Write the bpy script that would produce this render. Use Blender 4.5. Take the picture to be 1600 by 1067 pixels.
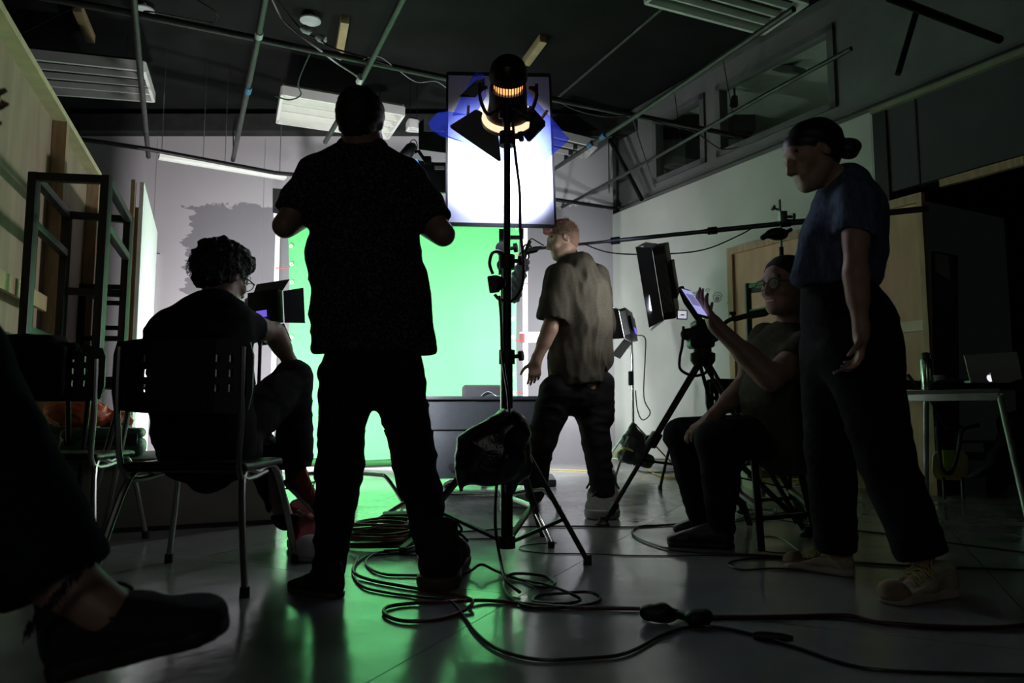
import bpy, bmesh, math, random
import numpy as np
from mathutils import Vector, Matrix, Quaternion
random.seed(4); rng = np.random.default_rng(4)
for o in list(bpy.data.objects): bpy.data.objects.remove(o, do_unlink=True)
SC = bpy.context.scene; COL = SC.collection
V = Vector
# ------------------------------------------------------------------ camera, world, exposure
FPX = 1155.0; PITCH = math.radians(5.54); CH = 0.61
cd = bpy.data.cameras.new('camera'); cam = bpy.data.objects.new('camera', cd); COL.objects.link(cam)
cam.location = (0, 0, CH); cam.rotation_euler = (math.pi/2+PITCH, 0, 0)
cd.sensor_width = 36; cd.lens = FPX/1600*36; cd.clip_start = .05; cd.clip_end = 60
cd.dof.use_dof = True; cd.dof.focus_distance = 4.2; cd.dof.aperture_fstop = 4.5
SC.camera = cam
SC.view_settings.view_transform = 'Standard'; SC.view_settings.look = 'None'
SC.view_settings.exposure = 0.0; SC.view_settings.gamma = 1; SC.view_settings.use_curve_mapping = False
wd = bpy.data.worlds.new('world'); SC.world = wd; wd.use_nodes = True
wd.node_tree.nodes['Background'].inputs[0].default_value = (.5, .6, .55, 1)
wd.node_tree.nodes['Background'].inputs[1].default_value = .004

def ray(px, py):
    a = (px-800)/FPX; b = (533.5-py)/FPX; c, s = math.cos(PITCH), math.sin(PITCH)
    return V((a, c-b*s, s+b*c))
def P(px, py, Y):
    d = ray(px, py); return V((0, 0, CH))+d*(Y/d.y)
def G(px, py, z=0.0):
    d = ray(px, py); return V((0, 0, CH))+d*((z-CH)/d.z)

def lamp(kind, name, loc, aim, energy, color=(1, 1, 1), size=.2, sy=None, spot=60, blend=.5, spread=None):
    l = bpy.data.lights.new(name, kind); l.energy = energy; l.color = color
    if kind == 'AREA':
        l.size = size
        if sy: l.shape = 'RECTANGLE'; l.size_y = sy
        if spread: l.spread = math.radians(spread)
    if kind == 'SPOT': l.spot_size = math.radians(spot); l.spot_blend = blend; l.shadow_soft_size = size
    if kind == 'POINT': l.shadow_soft_size = size
    o = bpy.data.objects.new(name, l); COL.objects.link(o); o.location = loc
    o.rotation_euler = (V(aim)-V(loc)).to_track_quat('-Z', 'Y').to_euler()
    return o
# film lights of the set (each sits in front of the lens of a lamp built below)
LA = P(415, 481, 4.75); LB = P(982, 508, 7.3); LC = P(1041, 437, 4.35)
AIMA = V((-1.0, 8.3, .95)); AIMB = V((-1.2, 8.3, .95)); AIMC = LC+V((-2.5, .8, -.3))
LAMPC = P(794, 140, 3.1); BOARD = P(784, 300, 4.02)
def ahead(p, q, d): return p+(q-p).normalized()*d
lamp('AREA', 'led_light', ahead(LA, AIMA, .07), AIMA, 55, (.93, .97, 1), .24, .2, spread=95)
lamp('AREA', 'led_light', ahead(LB, AIMB, .09), AIMB, 120, (.96, .96, 1), .28, .28)
lamp('AREA', 'led_light', ahead(LC, AIMC, .09), AIMC, 5, (.95, .97, 1), .4, .4)
lamp('SPOT', 'fresnel_light', ahead(LAMPC, BOARD, .17), P(784, 262, 4.02), 300, (.90, .92, 1), .05, spot=64, blend=1)
# lamps on the floor beside the green screen, behind the standing crew
lamp('AREA', 'floor_light', (-2.75, 6.3, .5), (-3.3, 8.9, 1.5), 120, (1, .95, .98), .3, .3)

# weak fill added behind the camera, with no known source there
lamp('AREA', 'fill_light', (-.6, -2.9, 2.3), (3.4, 6.0, .9), 6, (1, .96, .9), .9, 2.0)

# ------------------------------------------------------------------ materials
MATS = {}
def mat(name, col, rough=.6, metal=0, spec=.5, var=0., vs=8, bump=0., bs=60, emit=None, es=1, trans=0, alpha=None, stretch=None, sheen=0, coat=0):
    if name in MATS: return MATS[name]
    m = bpy.data.materials.new(name); m.use_nodes = True; MATS[name] = m
    nt = m.node_tree; b = nt.nodes['Principled BSDF']
    b.inputs['Base Color'].default_value = (*col, 1); b.inputs['Roughness'].default_value = rough
    b.inputs['Metallic'].default_value = metal; b.inputs['Specular IOR Level'].default_value = spec
    if trans: b.inputs['Transmission Weight'].default_value = trans
    if sheen: b.inputs['Sheen Weight'].default_value = sheen
    if coat: b.inputs['Coat Weight'].default_value = coat
    if alpha is not None: b.inputs['Alpha'].default_value = alpha
    if emit: b.inputs['Emission Color'].default_value = (*emit, 1); b.inputs['Emission Strength'].default_value = es
    if var or bump:
        tc = nt.nodes.new('ShaderNodeTexCoord'); mp = nt.nodes.new('ShaderNodeMapping')
        nt.links.new(tc.outputs['Object'], mp.inputs[0])
        if stretch: mp.inputs['Scale'].default_value = stretch
        if var:
            n = nt.nodes.new('ShaderNodeTexNoise'); n.inputs['Scale'].default_value = vs; n.inputs['Detail'].default_value = 6
            nt.links.new(mp.outputs[0], n.inputs['Vector'])
            r = nt.nodes.new('ShaderNodeValToRGB'); r.color_ramp.elements[0].position = .3; r.color_ramp.elements[1].position = .7
            r.color_ramp.elements[0].color = (*[c*(1-var) for c in col], 1); r.color_ramp.elements[1].color = (*[min(1, c*(1+var)) for c in col], 1)
            nt.links.new(n.outputs['Fac'], r.inputs[0]); nt.links.new(r.outputs[0], b.inputs['Base Color'])
        if bump:
            n2 = nt.nodes.new('ShaderNodeTexNoise'); n2.inputs['Scale'].default_value = bs; n2.inputs['Detail'].default_value = 4
            nt.links.new(mp.outputs[0], n2.inputs['Vector'])
            bp = nt.nodes.new('ShaderNodeBump'); bp.inputs['Strength'].default_value = bump; bp.inputs['Distance'].default_value = .01
            nt.links.new(n2.outputs['Fac'], bp.inputs['Height']); nt.links.new(bp.outputs[0], b.inputs['Normal'])
    return m
black = mat('black_paint', (.010, .010, .011), .55, var=.2)
blackp = mat('black_plastic', (.009, .009, .010), .42, spec=.35, var=.15, bump=.15, bs=200)
blackm = mat('black_metal', (.007, .007, .008), .45, 0, spec=.3, var=.2)
chrome = mat('chrome', (.6, .6, .6), .18, 1, var=.1)
steel = mat('dull_steel', (.35, .35, .35), .4, 1, var=.2)
pipe_m = mat('grey_pipe', (.04, .042, .04), .45, .3, var=.35, vs=14)
ceil_m = mat('black_ceiling', (.012, .0135, .0125), .95, spec=.08, var=.25, vs=2, bump=.2, bs=12)
wood = mat('pine', (.38, .26, .15), .6, var=.22, vs=6, bump=.15, stretch=(6, 6, .7))
ply = mat('plywood', (.50, .32, .20), .65, var=.16, vs=3, bump=.1, stretch=(2.5, 2.5, .5))
plyd = mat('raw_plywood', (.30, .235, .16), .7, var=.18, vs=3, stretch=(2.5, 2.5, .5))
rubber = mat('black_rubber', (.008, .008, .008), .55, var=.1)
cable_m = mat('black_cable', (.014, .015, .014), .35, var=.2)
cable_r = mat('red_brown_cable', (.10, .022, .012), .45, var=.5, vs=60)
white_p = mat('white_enamel', (.75, .76, .72), .3, var=.05)
fabric_k = mat('black_cotton', (.011, .011, .012), .9, spec=.12, var=.4, vs=40, bump=.3, bs=300)

# ------------------------------------------------------------------ mesh helpers
def frame_m(d, up=V((0, 0, 1))):
    d = V(d).normalized()
    if abs(d.dot(up)) > .98: up = V((0, 1, 0))
    r = d.cross(up).normalized(); u = r.cross(d).normalized()
    return r, u, d
def box(bm, c, s, R=None, bev=0):
    """box of size s centred at c; R = (x,y,z) axes"""
    X, Y, Z = R if R else (V((1, 0, 0)), V((0, 1, 0)), V((0, 0, 1)))
    vs = []
    for k in (-1, 1):
        for j in (-1, 1):
            for i in (-1, 1):
                vs.append(bm.verts.new(V(c)+X*(i*s[0]/2)+Y*(j*s[1]/2)+Z*(k*s[2]/2)))
    fs = [(0, 2, 3, 1), (4, 5, 7, 6), (0, 1, 5, 4), (2, 6, 7, 3), (0, 4, 6, 2), (1, 3, 7, 5)]
    nf = [bm.faces.new([vs[i] for i in f]) for f in fs]
    if bev:
        ed = list({e for f in nf for e in f.edges})
        bmesh.ops.bevel(bm, geom=ed, offset=bev, segments=2, affect='EDGES', profile=.6)
    return vs
def bar(bm, a, b, w, h=None, up=V((0, 0, 1)), bev=0):
    a, b = V(a), V(b); r, u, d = frame_m(b-a, up)
    box(bm, (a+b)/2, (w, h or w, (b-a).length), (r, u, d), bev)
def tube(bm, pts, r, n=8, closed=False, caps=True):
    pts = [V(p) for p in pts]; rs = r if isinstance(r, (list, tuple)) else [r]*len(pts)
    rings = []; prev = None; N = len(pts)
    for i, p in enumerate(pts):
        if closed: t = pts[(i+1) % N]-pts[i-1]
        else: t = (pts[min(i+1, N-1)]-pts[max(i-1, 0)])
        if t.length < 1e-9: t = V((0, 0, 1))
        t.normalize()
        if prev is None: x = frame_m(t)[0]
        else:
            x = prev-t*prev.dot(t)
            x = x.normalized() if x.length > 1e-6 else frame_m(t)[0]
        prev = x; y = t.cross(x)
        rings.append([bm.verts.new(p+(x*math.cos(2*math.pi*k/n)+y*math.sin(2*math.pi*k/n))*rs[i]) for k in range(n)])
    for i in range(N if closed else N-1):
        A, B = rings[i], rings[(i+1) % N]
        for k in range(n):
            bm.faces.new((A[k], A[(k+1) % n], B[(k+1) % n], B[k]))
    if caps and not closed:
        bm.faces.new(rings[0][::-1]); bm.faces.new(rings[-1])
def spline(pts, n=6, closed=False):
    pts = [V(p) for p in pts]; out = []; N = len(pts)
    for i in range(N if closed else N-1):
        if closed: p0, p1, p2, p3 = pts[i-1], pts[i], pts[(i+1) % N], pts[(i+2) % N]
        else: p0, p1, p2, p3 = pts[max(i-1, 0)], pts[i], pts[i+1], pts[min(i+2, N-1)]
        for j in range(n):
            t = j/n
            out.append(.5*((2*p1)+(p2-p0)*t+(2*p0-5*p1+4*p2-p3)*t*t+(3*p1-p0-3*p2+p3)*t**3))
    if not closed: out.append(pts[-1])
    return out
def lathe(bm, o, d, prof, n=24):
    """prof: (axial, radius) list around axis d from o"""
    r, u, d = frame_m(d); rings = []
    for (z, q) in prof:
        if q < 1e-6: rings.append([bm.verts.new(V(o)+d*z)]); continue
        rings.append([bm.verts.new(V(o)+d*z+(r*math.cos(2*math.pi*k/n)+u*math.sin(2*math.pi*k/n))*q) for k in range(n)])
    for A, B in zip(rings, rings[1:]):
        if len(A) == 1 and len(B) == 1: continue
        for k in range(n):
            if len(A) == 1: bm.faces.new((A[0], B[(k+1) % n], B[k]))
            elif len(B) == 1: bm.faces.new((A[k], A[(k+1) % n], B[0]))
            else: bm.faces.new((A[k], A[(k+1) % n], B[(k+1) % n], B[k]))
def slab(bm, pts, off):
    """polygon pts extruded by vector off (thin plate with real thickness)"""
    off = V(off); A = [bm.verts.new(V(p)) for p in pts]; B = [bm.verts.new(V(p)+off) for p in pts]
    bm.faces.new(A); bm.faces.new(B[::-1]); n = len(A)
    for i in range(n): bm.faces.new((A[i], B[i], B[(i+1) % n], A[(i+1) % n]))
def rrect(c, X, Y, w, h, r, n=4):
    out = []
    for (sx, sy, a0) in ((1, 1, 0), (-1, 1, 90), (-1, -1, 180), (1, -1, 270)):
        for i in range(n+1):
            a = math.radians(a0+90*i/n)
            out.append(V(c)+X*(sx*(w/2-r)+r*math.cos(a))+Y*(sy*(h/2-r)+r*math.sin(a)))
    return out
NB = bmesh.new
ORG = {}
def smooth(me, ang=40):
    for p in me.polygons: p.use_smooth = True
    try: me.set_sharp_from_angle(angle=math.radians(ang))
    except Exception: pass
def obj(name, bm, m, parent=None, org=None, sm=True, kind=None):
    if isinstance(bm, bpy.types.Mesh): me = bm
    else:
        bmesh.ops.recalc_face_normals(bm, faces=bm.faces); me = bpy.data.meshes.new(name); bm.to_mesh(me); bm.free()
        if sm: smooth(me)
    org = ORG[parent.name] if parent else V(org or (0, 0, 0))
    if org.length > 1e-9: me.transform(Matrix.Translation(-org))
    for x in (m if isinstance(m, (list, tuple)) else [m]): me.materials.append(x)
    o = bpy.data.objects.new(name, me); COL.objects.link(o)
    if parent: o.parent = parent
    else: o.location = org
    ORG[o.name] = org
    if kind: o['kind'] = kind
    return o
def thing(name, label, cat, loc, group=None):
    o = bpy.data.objects.new(name, None); COL.objects.link(o); o.location = loc; ORG[o.name] = V(loc)
    o.empty_display_size = .1
    return tag(o, label, cat, group)
def tag(o, label, cat, group=None):
    o['label'] = label; o['category'] = cat
    if group: o['group'] = group
    return o
def struct(name, bm, m, sm=False): return obj(name, bm, m, kind='structure', sm=sm)

# ------------------------------------------------------------------ implicit-surface modeller (bodies, clothes, bags)
class SDF:
    def __init__(s): s.ops = []
    def cap(s, a, b, ra, rb=None, k=.02, lat=None, ls=1., sub=False):
        a, b = np.array(a, float), np.array(b, float); rb = ra if rb is None else rb
        R = max(ra, rb)*max(1, ls)
        L = None if lat is None else np.array(V(lat).normalized())
        def f(x, y, z):
            ba = b-a; bb = max(ba@ba, 1e-10)
            dx, dy, dz = x-a[0], y-a[1], z-a[2]
            t = np.clip((dx*ba[0]+dy*ba[1]+dz*ba[2])/bb, 0, 1)
            dx = dx-t*ba[0]; dy = dy-t*ba[1]; dz = dz-t*ba[2]
            if L is not None:
                q = (dx*L[0]+dy*L[1]+dz*L[2])*(1-1/ls)
                dx = dx-q*L[0]; dy = dy-q*L[1]; dz = dz-q*L[2]
            return np.sqrt(dx*dx+dy*dy+dz*dz)-(ra+(rb-ra)*t)
        s.ops.append((np.minimum(a, b)-R, np.maximum(a, b)+R, f, k, 'sub' if sub else 'add')); return s
    def ell(s, c, r, ax=None, k=.02, sub=False):
        c = np.array(c, float); ax = ax or (V((1, 0, 0)), V((0, 1, 0)), V((0, 0, 1)))
        A = [np.array(v.normalized()) for v in ax]; R = max(r)
        def f(x, y, z):
            dx, dy, dz = x-c[0], y-c[1], z-c[2]; k0 = 0; k1 = 0
            for a_, r_ in zip(A, r):
                q = dx*a_[0]+dy*a_[1]+dz*a_[2]
                k0 = k0+(q/r_)**2; k1 = k1+(q/r_**2)**2
            k0 = np.sqrt(k0); return k0*(k0-1)/(np.sqrt(k1)+1e-6)
        s.ops.append((c-R, c+R, f, k, 'sub' if sub else 'add')); return s
    def rbox(s, c, h, ax, r=.02, k=.01, sub=False):
        c = np.array(c, float); A = [np.array(v.normalized()) for v in ax]; R = math.sqrt(sum(q*q for q in h))
        def f(x, y, z):
            dx, dy, dz = x-c[0], y-c[1], z-c[2]; s2 = 0; mx = -9
            for a_, h_ in zip(A, h):
                q = np.abs(dx*a_[0]+dy*a_[1]+dz*a_[2])-(h_-r)
                s2 = s2+np.maximum(q, 0)**2; mx = np.maximum(mx, q)
            return np.sqrt(s2)+np.minimum(mx, 0)-r
        s.ops.append((c-R, c+R, f, k, 'sub' if sub else 'add')); return s
    def cut(s, p, n):
        """remove everything on the +n side of the plane through p"""
        p = np.array(p, float); n = np.array(V(n).normalized())
        s.ops.append((None, None, lambda x, y, z: (x-p[0])*n[0]+(y-p[1])*n[1]+(z-p[2])*n[2], 0, 'cut')); return s
    def chop(s, p, d, R, L=1.):
        """remove a flat-ended cylinder that starts at p and runs along d"""
        p = np.array(p, float); d = np.array(V(d).normalized()); e = p+d*L
        def f(x, y, z):
            dx, dy, dz = x-p[0], y-p[1], z-p[2]; t = dx*d[0]+dy*d[1]+dz*d[2]
            q = np.sqrt(np.maximum((dx*dx+dy*dy+dz*dz)-t*t, 0))
            return np.maximum(np.maximum(q-R, -t), t-L)
        s.ops.append((np.minimum(p, e)-R, np.maximum(p, e)+R, f, .003, 'sub')); return s
    def mesh(s, h, name='m', disp=None, zones=None):
        ad = [o for o in s.ops if o[4] == 'add']
        lo = np.min([o[0] for o in ad], axis=0)-.03; hi = np.max([o[1] for o in ad], axis=0)+.03
        n = np.ceil((hi-lo)/h).astype(int)+1
        v = np.full(n, .2, np.float32)
        ax = [(lo[i]+h*np.arange(n[i])).astype(np.float32) for i in range(3)]
        for (a, b, f, k, mode) in s.ops:
            if mode == 'cut':
                v = np.maximum(v, f(ax[0][:, None, None], ax[1][None, :, None], ax[2][None, None, :])).astype(np.float32); continue
            m = k+3*h
            i0 = np.clip(np.floor((a-m-lo)/h).astype(int), 0, n); i1 = np.clip(np.ceil((b+m-lo)/h).astype(int)+1, 0, n)
            if (i1 <= i0).any(): continue
            sl = tuple(slice(i0[i], i1[i]) for i in range(3))
            d = f(ax[0][sl[0]][:, None, None], ax[1][sl[1]][None, :, None], ax[2][sl[2]][None, None, :]).astype(np.float32)
            w = v[sl]
            if mode == 'add':
                if k > 0:
                    q = np.maximum(k-np.abs(w-d), 0)/k; v[sl] = np.minimum(w, d)-q*q*k*.25
                else: v[sl] = np.minimum(w, d)
            else:
                d = -d
                if k > 0:
                    q = np.maximum(k-np.abs(w-d), 0)/k; v[sl] = np.maximum(w, d)+q*q*k*.25
                else: v[sl] = np.maximum(w, d)
        ins = v < 0
        c = np.zeros(n-1, np.int8); offs = [(i, j, k) for i in (0, 1) for j in (0, 1) for k in (0, 1)]
        for (i, j, k) in offs: c += ins[i:n[0]-1+i, j:n[1]-1+j, k:n[2]-1+k]
        act = (c > 0) & (c < 8); idx = np.argwhere(act)
        vals = [v[idx[:, 0]+i, idx[:, 1]+j, idx[:, 2]+k] for (i, j, k) in offs]
        pos = np.zeros((len(idx), 3)); cnt = np.zeros(len(idx))
        for a_ in range(8):
            for b_ in range(a_+1, 8):
                oa, ob = np.array(offs[a_]), np.array(offs[b_])
                if np.abs(oa-ob).sum() != 1: continue
                va, vb = vals[a_], vals[b_]; mk = (va < 0) != (vb < 0)
                t = np.where(mk, va/np.where(mk, va-vb, 1), 0)
                pos += mk[:, None]*(oa+t[:, None]*(ob-oa)); cnt += mk
        co = (idx+pos/cnt[:, None])*h+lo
        ids = np.full(n-1, -1, np.int32); ids[tuple(idx.T)] = np.arange(len(idx))
        quads = []
        for axi in range(3):
            a1, a2 = (axi+1) % 3, (axi+2) % 3
            s0 = [slice(None)]*3; s1 = [slice(None)]*3; s0[axi] = slice(0, -1); s1[axi] = slice(1, None)
            df = ins[tuple(s0)] != ins[tuple(s1)]; e = np.argwhere(df)
            e = e[(e[:, a1] > 0) & (e[:, a2] > 0) & (e[:, a1] < n[a1]-1) & (e[:, a2] < n[a2]-1)]
            def g(u, w):
                q = e.copy(); q[:, a1] -= u; q[:, a2] -= w; return ids[tuple(q.T)]
            Q = np.stack([g(1, 1), g(0, 1), g(0, 0), g(1, 0)], 1)
            fl = ~ins[tuple(e.T)]; Q[fl] = Q[fl][:, ::-1]; quads.append(Q)
        Q = np.concatenate(quads); Q = Q[(Q >= 0).all(1)]
        # laplacian relax
        for _ in range(2):
            acc = np.zeros_like(co); cn = np.zeros(len(co))
            for i in range(4):
                np.add.at(acc, Q[:, i], co[Q[:, (i+1) % 4]]); np.add.at(cn, Q[:, i], 1)
            co = co*.5+.5*acc/np.maximum(cn, 1)[:, None]
        me = bpy.data.meshes.new(name)
        def put():
            me.vertices.foreach_set('co', co.astype(np.float32).ravel())
        me.vertices.add(len(co)); put()
        me.loops.add(Q.size); me.loops.foreach_set('vertex_index', Q.astype(np.int32).ravel())
        me.polygons.add(len(Q)); me.polygons.foreach_set('loop_start', np.arange(0, Q.size, 4, dtype=np.int32))
        me.update(calc_edges=True)
        if disp:
            nn = np.empty(len(co)*3, np.float32); me.vertices.foreach_get('normal', nn); nn = nn.reshape(-1, 3)
            co = co+nn*disp(co)[:, None]; put()
        me.polygons.foreach_set('use_smooth', np.ones(len(Q), bool))
        if zones:
            pc = co[Q].mean(1); mi = np.zeros(len(Q), np.int32)
            for (zc, zr, slot) in zones: mi[np.linalg.norm(pc-np.array(zc), axis=1) < zr] = slot
            me.polygons.foreach_set('material_index', mi)
        me.update(); return me
NT = rng.random((32, 32, 32)).astype(np.float32)
def noise3(c):
    i = np.floor(c).astype(int); f = c-i; f = f*f*(3-2*f); out = 0
    for a in (0, 1):
        for b in (0, 1):
            for d in (0, 1):
                w = (f[:, 0] if a else 1-f[:, 0])*(f[:, 1] if b else 1-f[:, 1])*(f[:, 2] if d else 1-f[:, 2])
                out = out+w*NT[(i[:, 0]+a) % 32, (i[:, 1]+b) % 32, (i[:, 2]+d) % 32]
    return out
def folds(amp, f=1., seed=0., vert=False):
    """irregular cloth folds: ridged, warped noise"""
    def g(c):
        sc = np.array((16, 16, 6)) if vert else np.array((8, 8, 15))
        w = np.stack([noise3(c*5+seed+9*k) for k in range(3)], 1)-.5
        n1 = noise3((c+w*.09)*sc*f+seed); n2 = noise3((c+w*.05)*sc*f*2.3+seed+5)
        return amp*(1.5*(.42-np.abs(2*n1-1))*1.0+.35*(2*n2-1))
    return g

# ------------------------------------------------------------------ the room
WC = V((1.29, 9.3, 0)); WD = V((.537, -1, 0)).normalized(); WN = V((-1, -.537, 0)).normalized(); UP = V((0, 0, 1))
def WR(px, py, off=0.0):
    """pixel -> point on the plane of the right wall, off metres out into the room"""
    d = ray(px, py); o = V((0, 0, CH)); q = WC+WN*off
    return o+d*((q-o).dot(WN)/d.dot(WN))
def ws(px, off=0.0, py=500): return (WR(px, py, off)-WC).dot(WD)   # distance along the wall
def wp(s, z, off=0.0): return WC+WD*s+WN*off+UP*z
def wall_box(bm, s0, s1, z0, z1, off, th):
    box(bm, wp((s0+s1)/2, (z0+z1)/2, off-th/2), (s1-s0, th, z1-z0), (WD, WN, UP))

def wall_material(name, base, grey, patch):
    """painted plasterboard with a rolled-on darker coat whose edge is ragged"""
    m = bpy.data.materials.new(name); m.use_nodes = True; nt = m.node_tree; b = nt.nodes['Principled BSDF']; N = nt.nodes.new; L = nt.links.new
    b.inputs['Roughness'].default_value = .75; b.inputs['Specular IOR Level'].default_value = .25
    geo = N('ShaderNodeNewGeometry'); sp = N('ShaderNodeSeparateXYZ'); L(geo.outputs['Position'], sp.inputs[0])
    n1 = N('ShaderNodeTexNoise'); n1.inputs['Scale'].default_value = 3.2; n1.inputs['Detail'].default_value = 8; n1.inputs['Roughness'].default_value = .7; L(geo.outputs['Position'], n1.inputs['Vector'])
    mp = N('ShaderNodeMapping'); mp.inputs['Scale'].default_value = (1.2, 1.2, 9); L(geo.outputs['Position'], mp.inputs[0])
    n2 = N('ShaderNodeTexNoise'); n2.inputs['Scale'].default_value = 1.5; n2.inputs['Detail'].default_value = 5; L(mp.outputs[0], n2.inputs['Vector'])
    def mth(op, a, c=None, v=None):
        x = N('ShaderNodeMath'); x.operation = op
        for i, q in enumerate((a, c)):
            if q is None: continue
            if isinstance(q, (int, float)): x.inputs[i].default_value = q
            else: L(q, x.inputs[i])
        return x.outputs[0]
    x0, x1, zt = patch
    nx = mth('MULTIPLY', mth('SUBTRACT', n2.outputs['Fac'], .5), .55); nz = mth('MULTIPLY', mth('SUBTRACT', n1.outputs['Fac'], .5), .5)
    ma = mth('GREATER_THAN', mth('ADD', sp.outputs['X'], nx), x0); mb = mth('LESS_THAN', sp.outputs['X'], x1)
    mc = mth('LESS_THAN', mth('ADD', sp.outputs['Z'], nz), zt)
    mk = mth('MULTIPLY', mth('MULTIPLY', ma, mb), mc)
    n3 = N('ShaderNodeTexNoise'); n3.inputs['Scale'].default_value = 1.1; n3.inputs['Detail'].default_value = 5; L(geo.outputs['Position'], n3.inputs['Vector'])
    r = N('ShaderNodeMixRGB'); r.inputs[1].default_value = (*base, 1); r.inputs[2].default_value = (*grey, 1); L(mk, r.inputs[0])
    sc = N('ShaderNodeMixRGB'); sc.blend_type = 'MULTIPLY'; sc.inputs[0].default_value = .22; L(r.outputs[0], sc.inputs[1]); L(n3.outputs['Fac'], sc.inputs[2])
    L(sc.outputs[0], b.inputs['Base Color'])
    return m
wallb_m = wall_material('painted_wall', (.62, .60, .62), (.30, .29, .31), (-4.15, 9, 3.28))
wallr_m = mat('pale_wall', (.50, .53, .48), .7, spec=.2, var=.1, vs=1.3, bump=.05, bs=30)
dark_m = mat('dark_grey_wall', (.055, .055, .058), .8, spec=.1, var=.25, vs=2)
frame_d = mat('grey_green_trim', (.12, .13, .125), .5, var=.2, vs=4)
glass_m = bpy.data.materials.new('window_glass'); glass_m.use_nodes = True; nt = glass_m.node_tree; nt.nodes.remove(nt.nodes['Principled BSDF'])
g0 = nt.nodes.new('ShaderNodeBsdfTransparent'); g0.inputs[0].default_value = (.9, .95, .92, 1); g1 = nt.nodes.new('ShaderNodeBsdfGlossy'); g1.inputs[1].default_value = .03
g2 = nt.nodes.new('ShaderNodeMixShader'); g2.inputs[0].default_value = .06
nt.links.new(g0.outputs[0], g2.inputs[1]); nt.links.new(g1.outputs[0], g2.inputs[2]); nt.links.new(g2.outputs[0], nt.nodes['Material Output'].inputs[0])
# floor: sheets of vinyl with open joints
flm = bpy.data.materials.new('floor_vinyl'); flm.use_nodes = True
nt = flm.node_tree; b = nt.nodes['Principled BSDF']; b.inputs['Base Color'].default_value = (.2, .21, .21, 1); b.inputs['Specular IOR Level'].default_value = .5
tc = nt.nodes.new('ShaderNodeNewGeometry')
n1 = nt.nodes.new('ShaderNodeTexNoise'); n1.inputs['Scale'].default_value = 2.3; n1.inputs['Detail'].default_value = 9; n1.inputs['Roughness'].default_value = .65
nt.links.new(tc.outputs['Position'], n1.inputs['Vector'])
r1 = nt.nodes.new('ShaderNodeMapRange'); r1.inputs[1].default_value = .35; r1.inputs[2].default_value = .7; r1.inputs[3].default_value = .12; r1.inputs[4].default_value = .26
nt.links.new(n1.outputs['Fac'], r1.inputs[0]); nt.links.new(r1.outputs[0], b.inputs['Roughness'])
r2 = nt.nodes.new('ShaderNodeValToRGB'); r2.color_ramp.elements[0].color = (.21, .215, .215, 1); r2.color_ramp.elements[1].color = (.36, .365, .365, 1)
r2.color_ramp.elements[0].position = .3; r2.color_ramp.elements[1].position = .75
n2 = nt.nodes.new('ShaderNodeTexNoise'); n2.inputs['Scale'].default_value = .9; n2.inputs['Detail'].default_value = 10; n2.inputs['Roughness'].default_value = .7
nt.links.new(tc.outputs['Position'], n2.inputs['Vector']); nt.links.new(n2.outputs['Fac'], r2.inputs[0]); nt.links.new(r2.outputs[0], b.inputs['Base Color'])
n4 = nt.nodes.new('ShaderNodeTexNoise'); n4.inputs['Scale'].default_value = 5; n4.inputs['Detail'].default_value = 3
bp = nt.nodes.new('ShaderNodeBump'); bp.inputs['Strength'].default_value = .12; bp.inputs['Distance'].default_value = .02
nt.links.new(tc.outputs['Position'], n4.inputs['Vector']); nt.links.new(n4.outputs['Fac'], bp.inputs['Height']); nt.links.new(bp.outputs[0], b.inputs['Normal'])
bm = NB(); box(bm, (0, 4, -.06), (16, 16, .1)); floor = struct('floor', bm, mat('floor_joint', (.03, .03, .03), .8, var=.2))
tx, ty = V((math.cos(-.42), math.sin(-.42), 0)), V((-math.sin(-.42), math.cos(-.42), 0))
sh = None; W_, L_ = 1.5, 1.5
for i in range(-4, 5):
    for j in range(-1, 9):
        c = tx*(i*W_+(.0))+ty*(j*L_)+V((-.2, .2, 0))
        if not (-6.5 < c.x < 6.5 and -1.2 < c.y < 10.5): continue
        if sh is None:
            bm = NB(); box(bm, (0, 0, -.005), (W_-.003, L_-.003, .01), (tx, ty, UP)); sh = obj('floor_sheet', bm, flm, floor, sm=False); sh.location = c
        else:
            o = sh.copy(); COL.objects.link(o); o.parent = floor; o.location = c
# back wall, its beam, ceiling, outer walls
bm = NB(); box(bm, (-2.6, 9.4, 2.1), (7.8, .2, 4.2)); struct('wall_back', bm, wallb_m)
bm = NB(); box(bm, (1.6, 9.62, 2.25), (1.4, .2, 4.5)); struct('wall_corner', bm, wallr_m)
bm = NB(); box(bm, (-1.6, 9.25, 4.3), (9.4, .3, .22)); struct('trim_1', bm, mat('beam_black', (.03, .032, .03), .8, spec=.1, var=.2))
bm = NB(); box(bm, (0, 3.2, 4.6), (16, 13.5, .2)); struct('ceiling', bm, ceil_m)
bm = NB(); box(bm, (-6.5, 3.2, 2.25), (.2, 13.5, 4.5)); struct('wall_left', bm, dark_m)
bm = NB(); box(bm, (0, -3.4, 2.25), (16, .2, 4.5)); struct('wall_front', bm, dark_m)
bm = NB(); box(bm, (8, 3.2, 2.25), (.2, 13.5, 4.5)); struct('wall_right_far', bm, dark_m)
for k, x in enumerate((-4.6, -3.2, -.2)):       # plasterboard joints on the back wall
    bm = NB(); box(bm, (x, 9.298, 2.1), (.006, .006, 4.1)); struct('trim_%d' % (k+2), bm, mat('joint_filler', (.3, .29, .3), .8, var=.1))
# right wall up to the door-side partition
S0, S1 = 0, ws(1378)
bm = NB(); wall_box(bm, -.1, S1, 0, 3.15, 0, .16); struct('wall_right', bm, wallr_m)
bm = NB(); wall_box(bm, 0, S1-.05, 0, .1, .015, .015); struct('baseboard_right', bm, mat('skirting', (.3, .32, .28), .6, var=.1))
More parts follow.
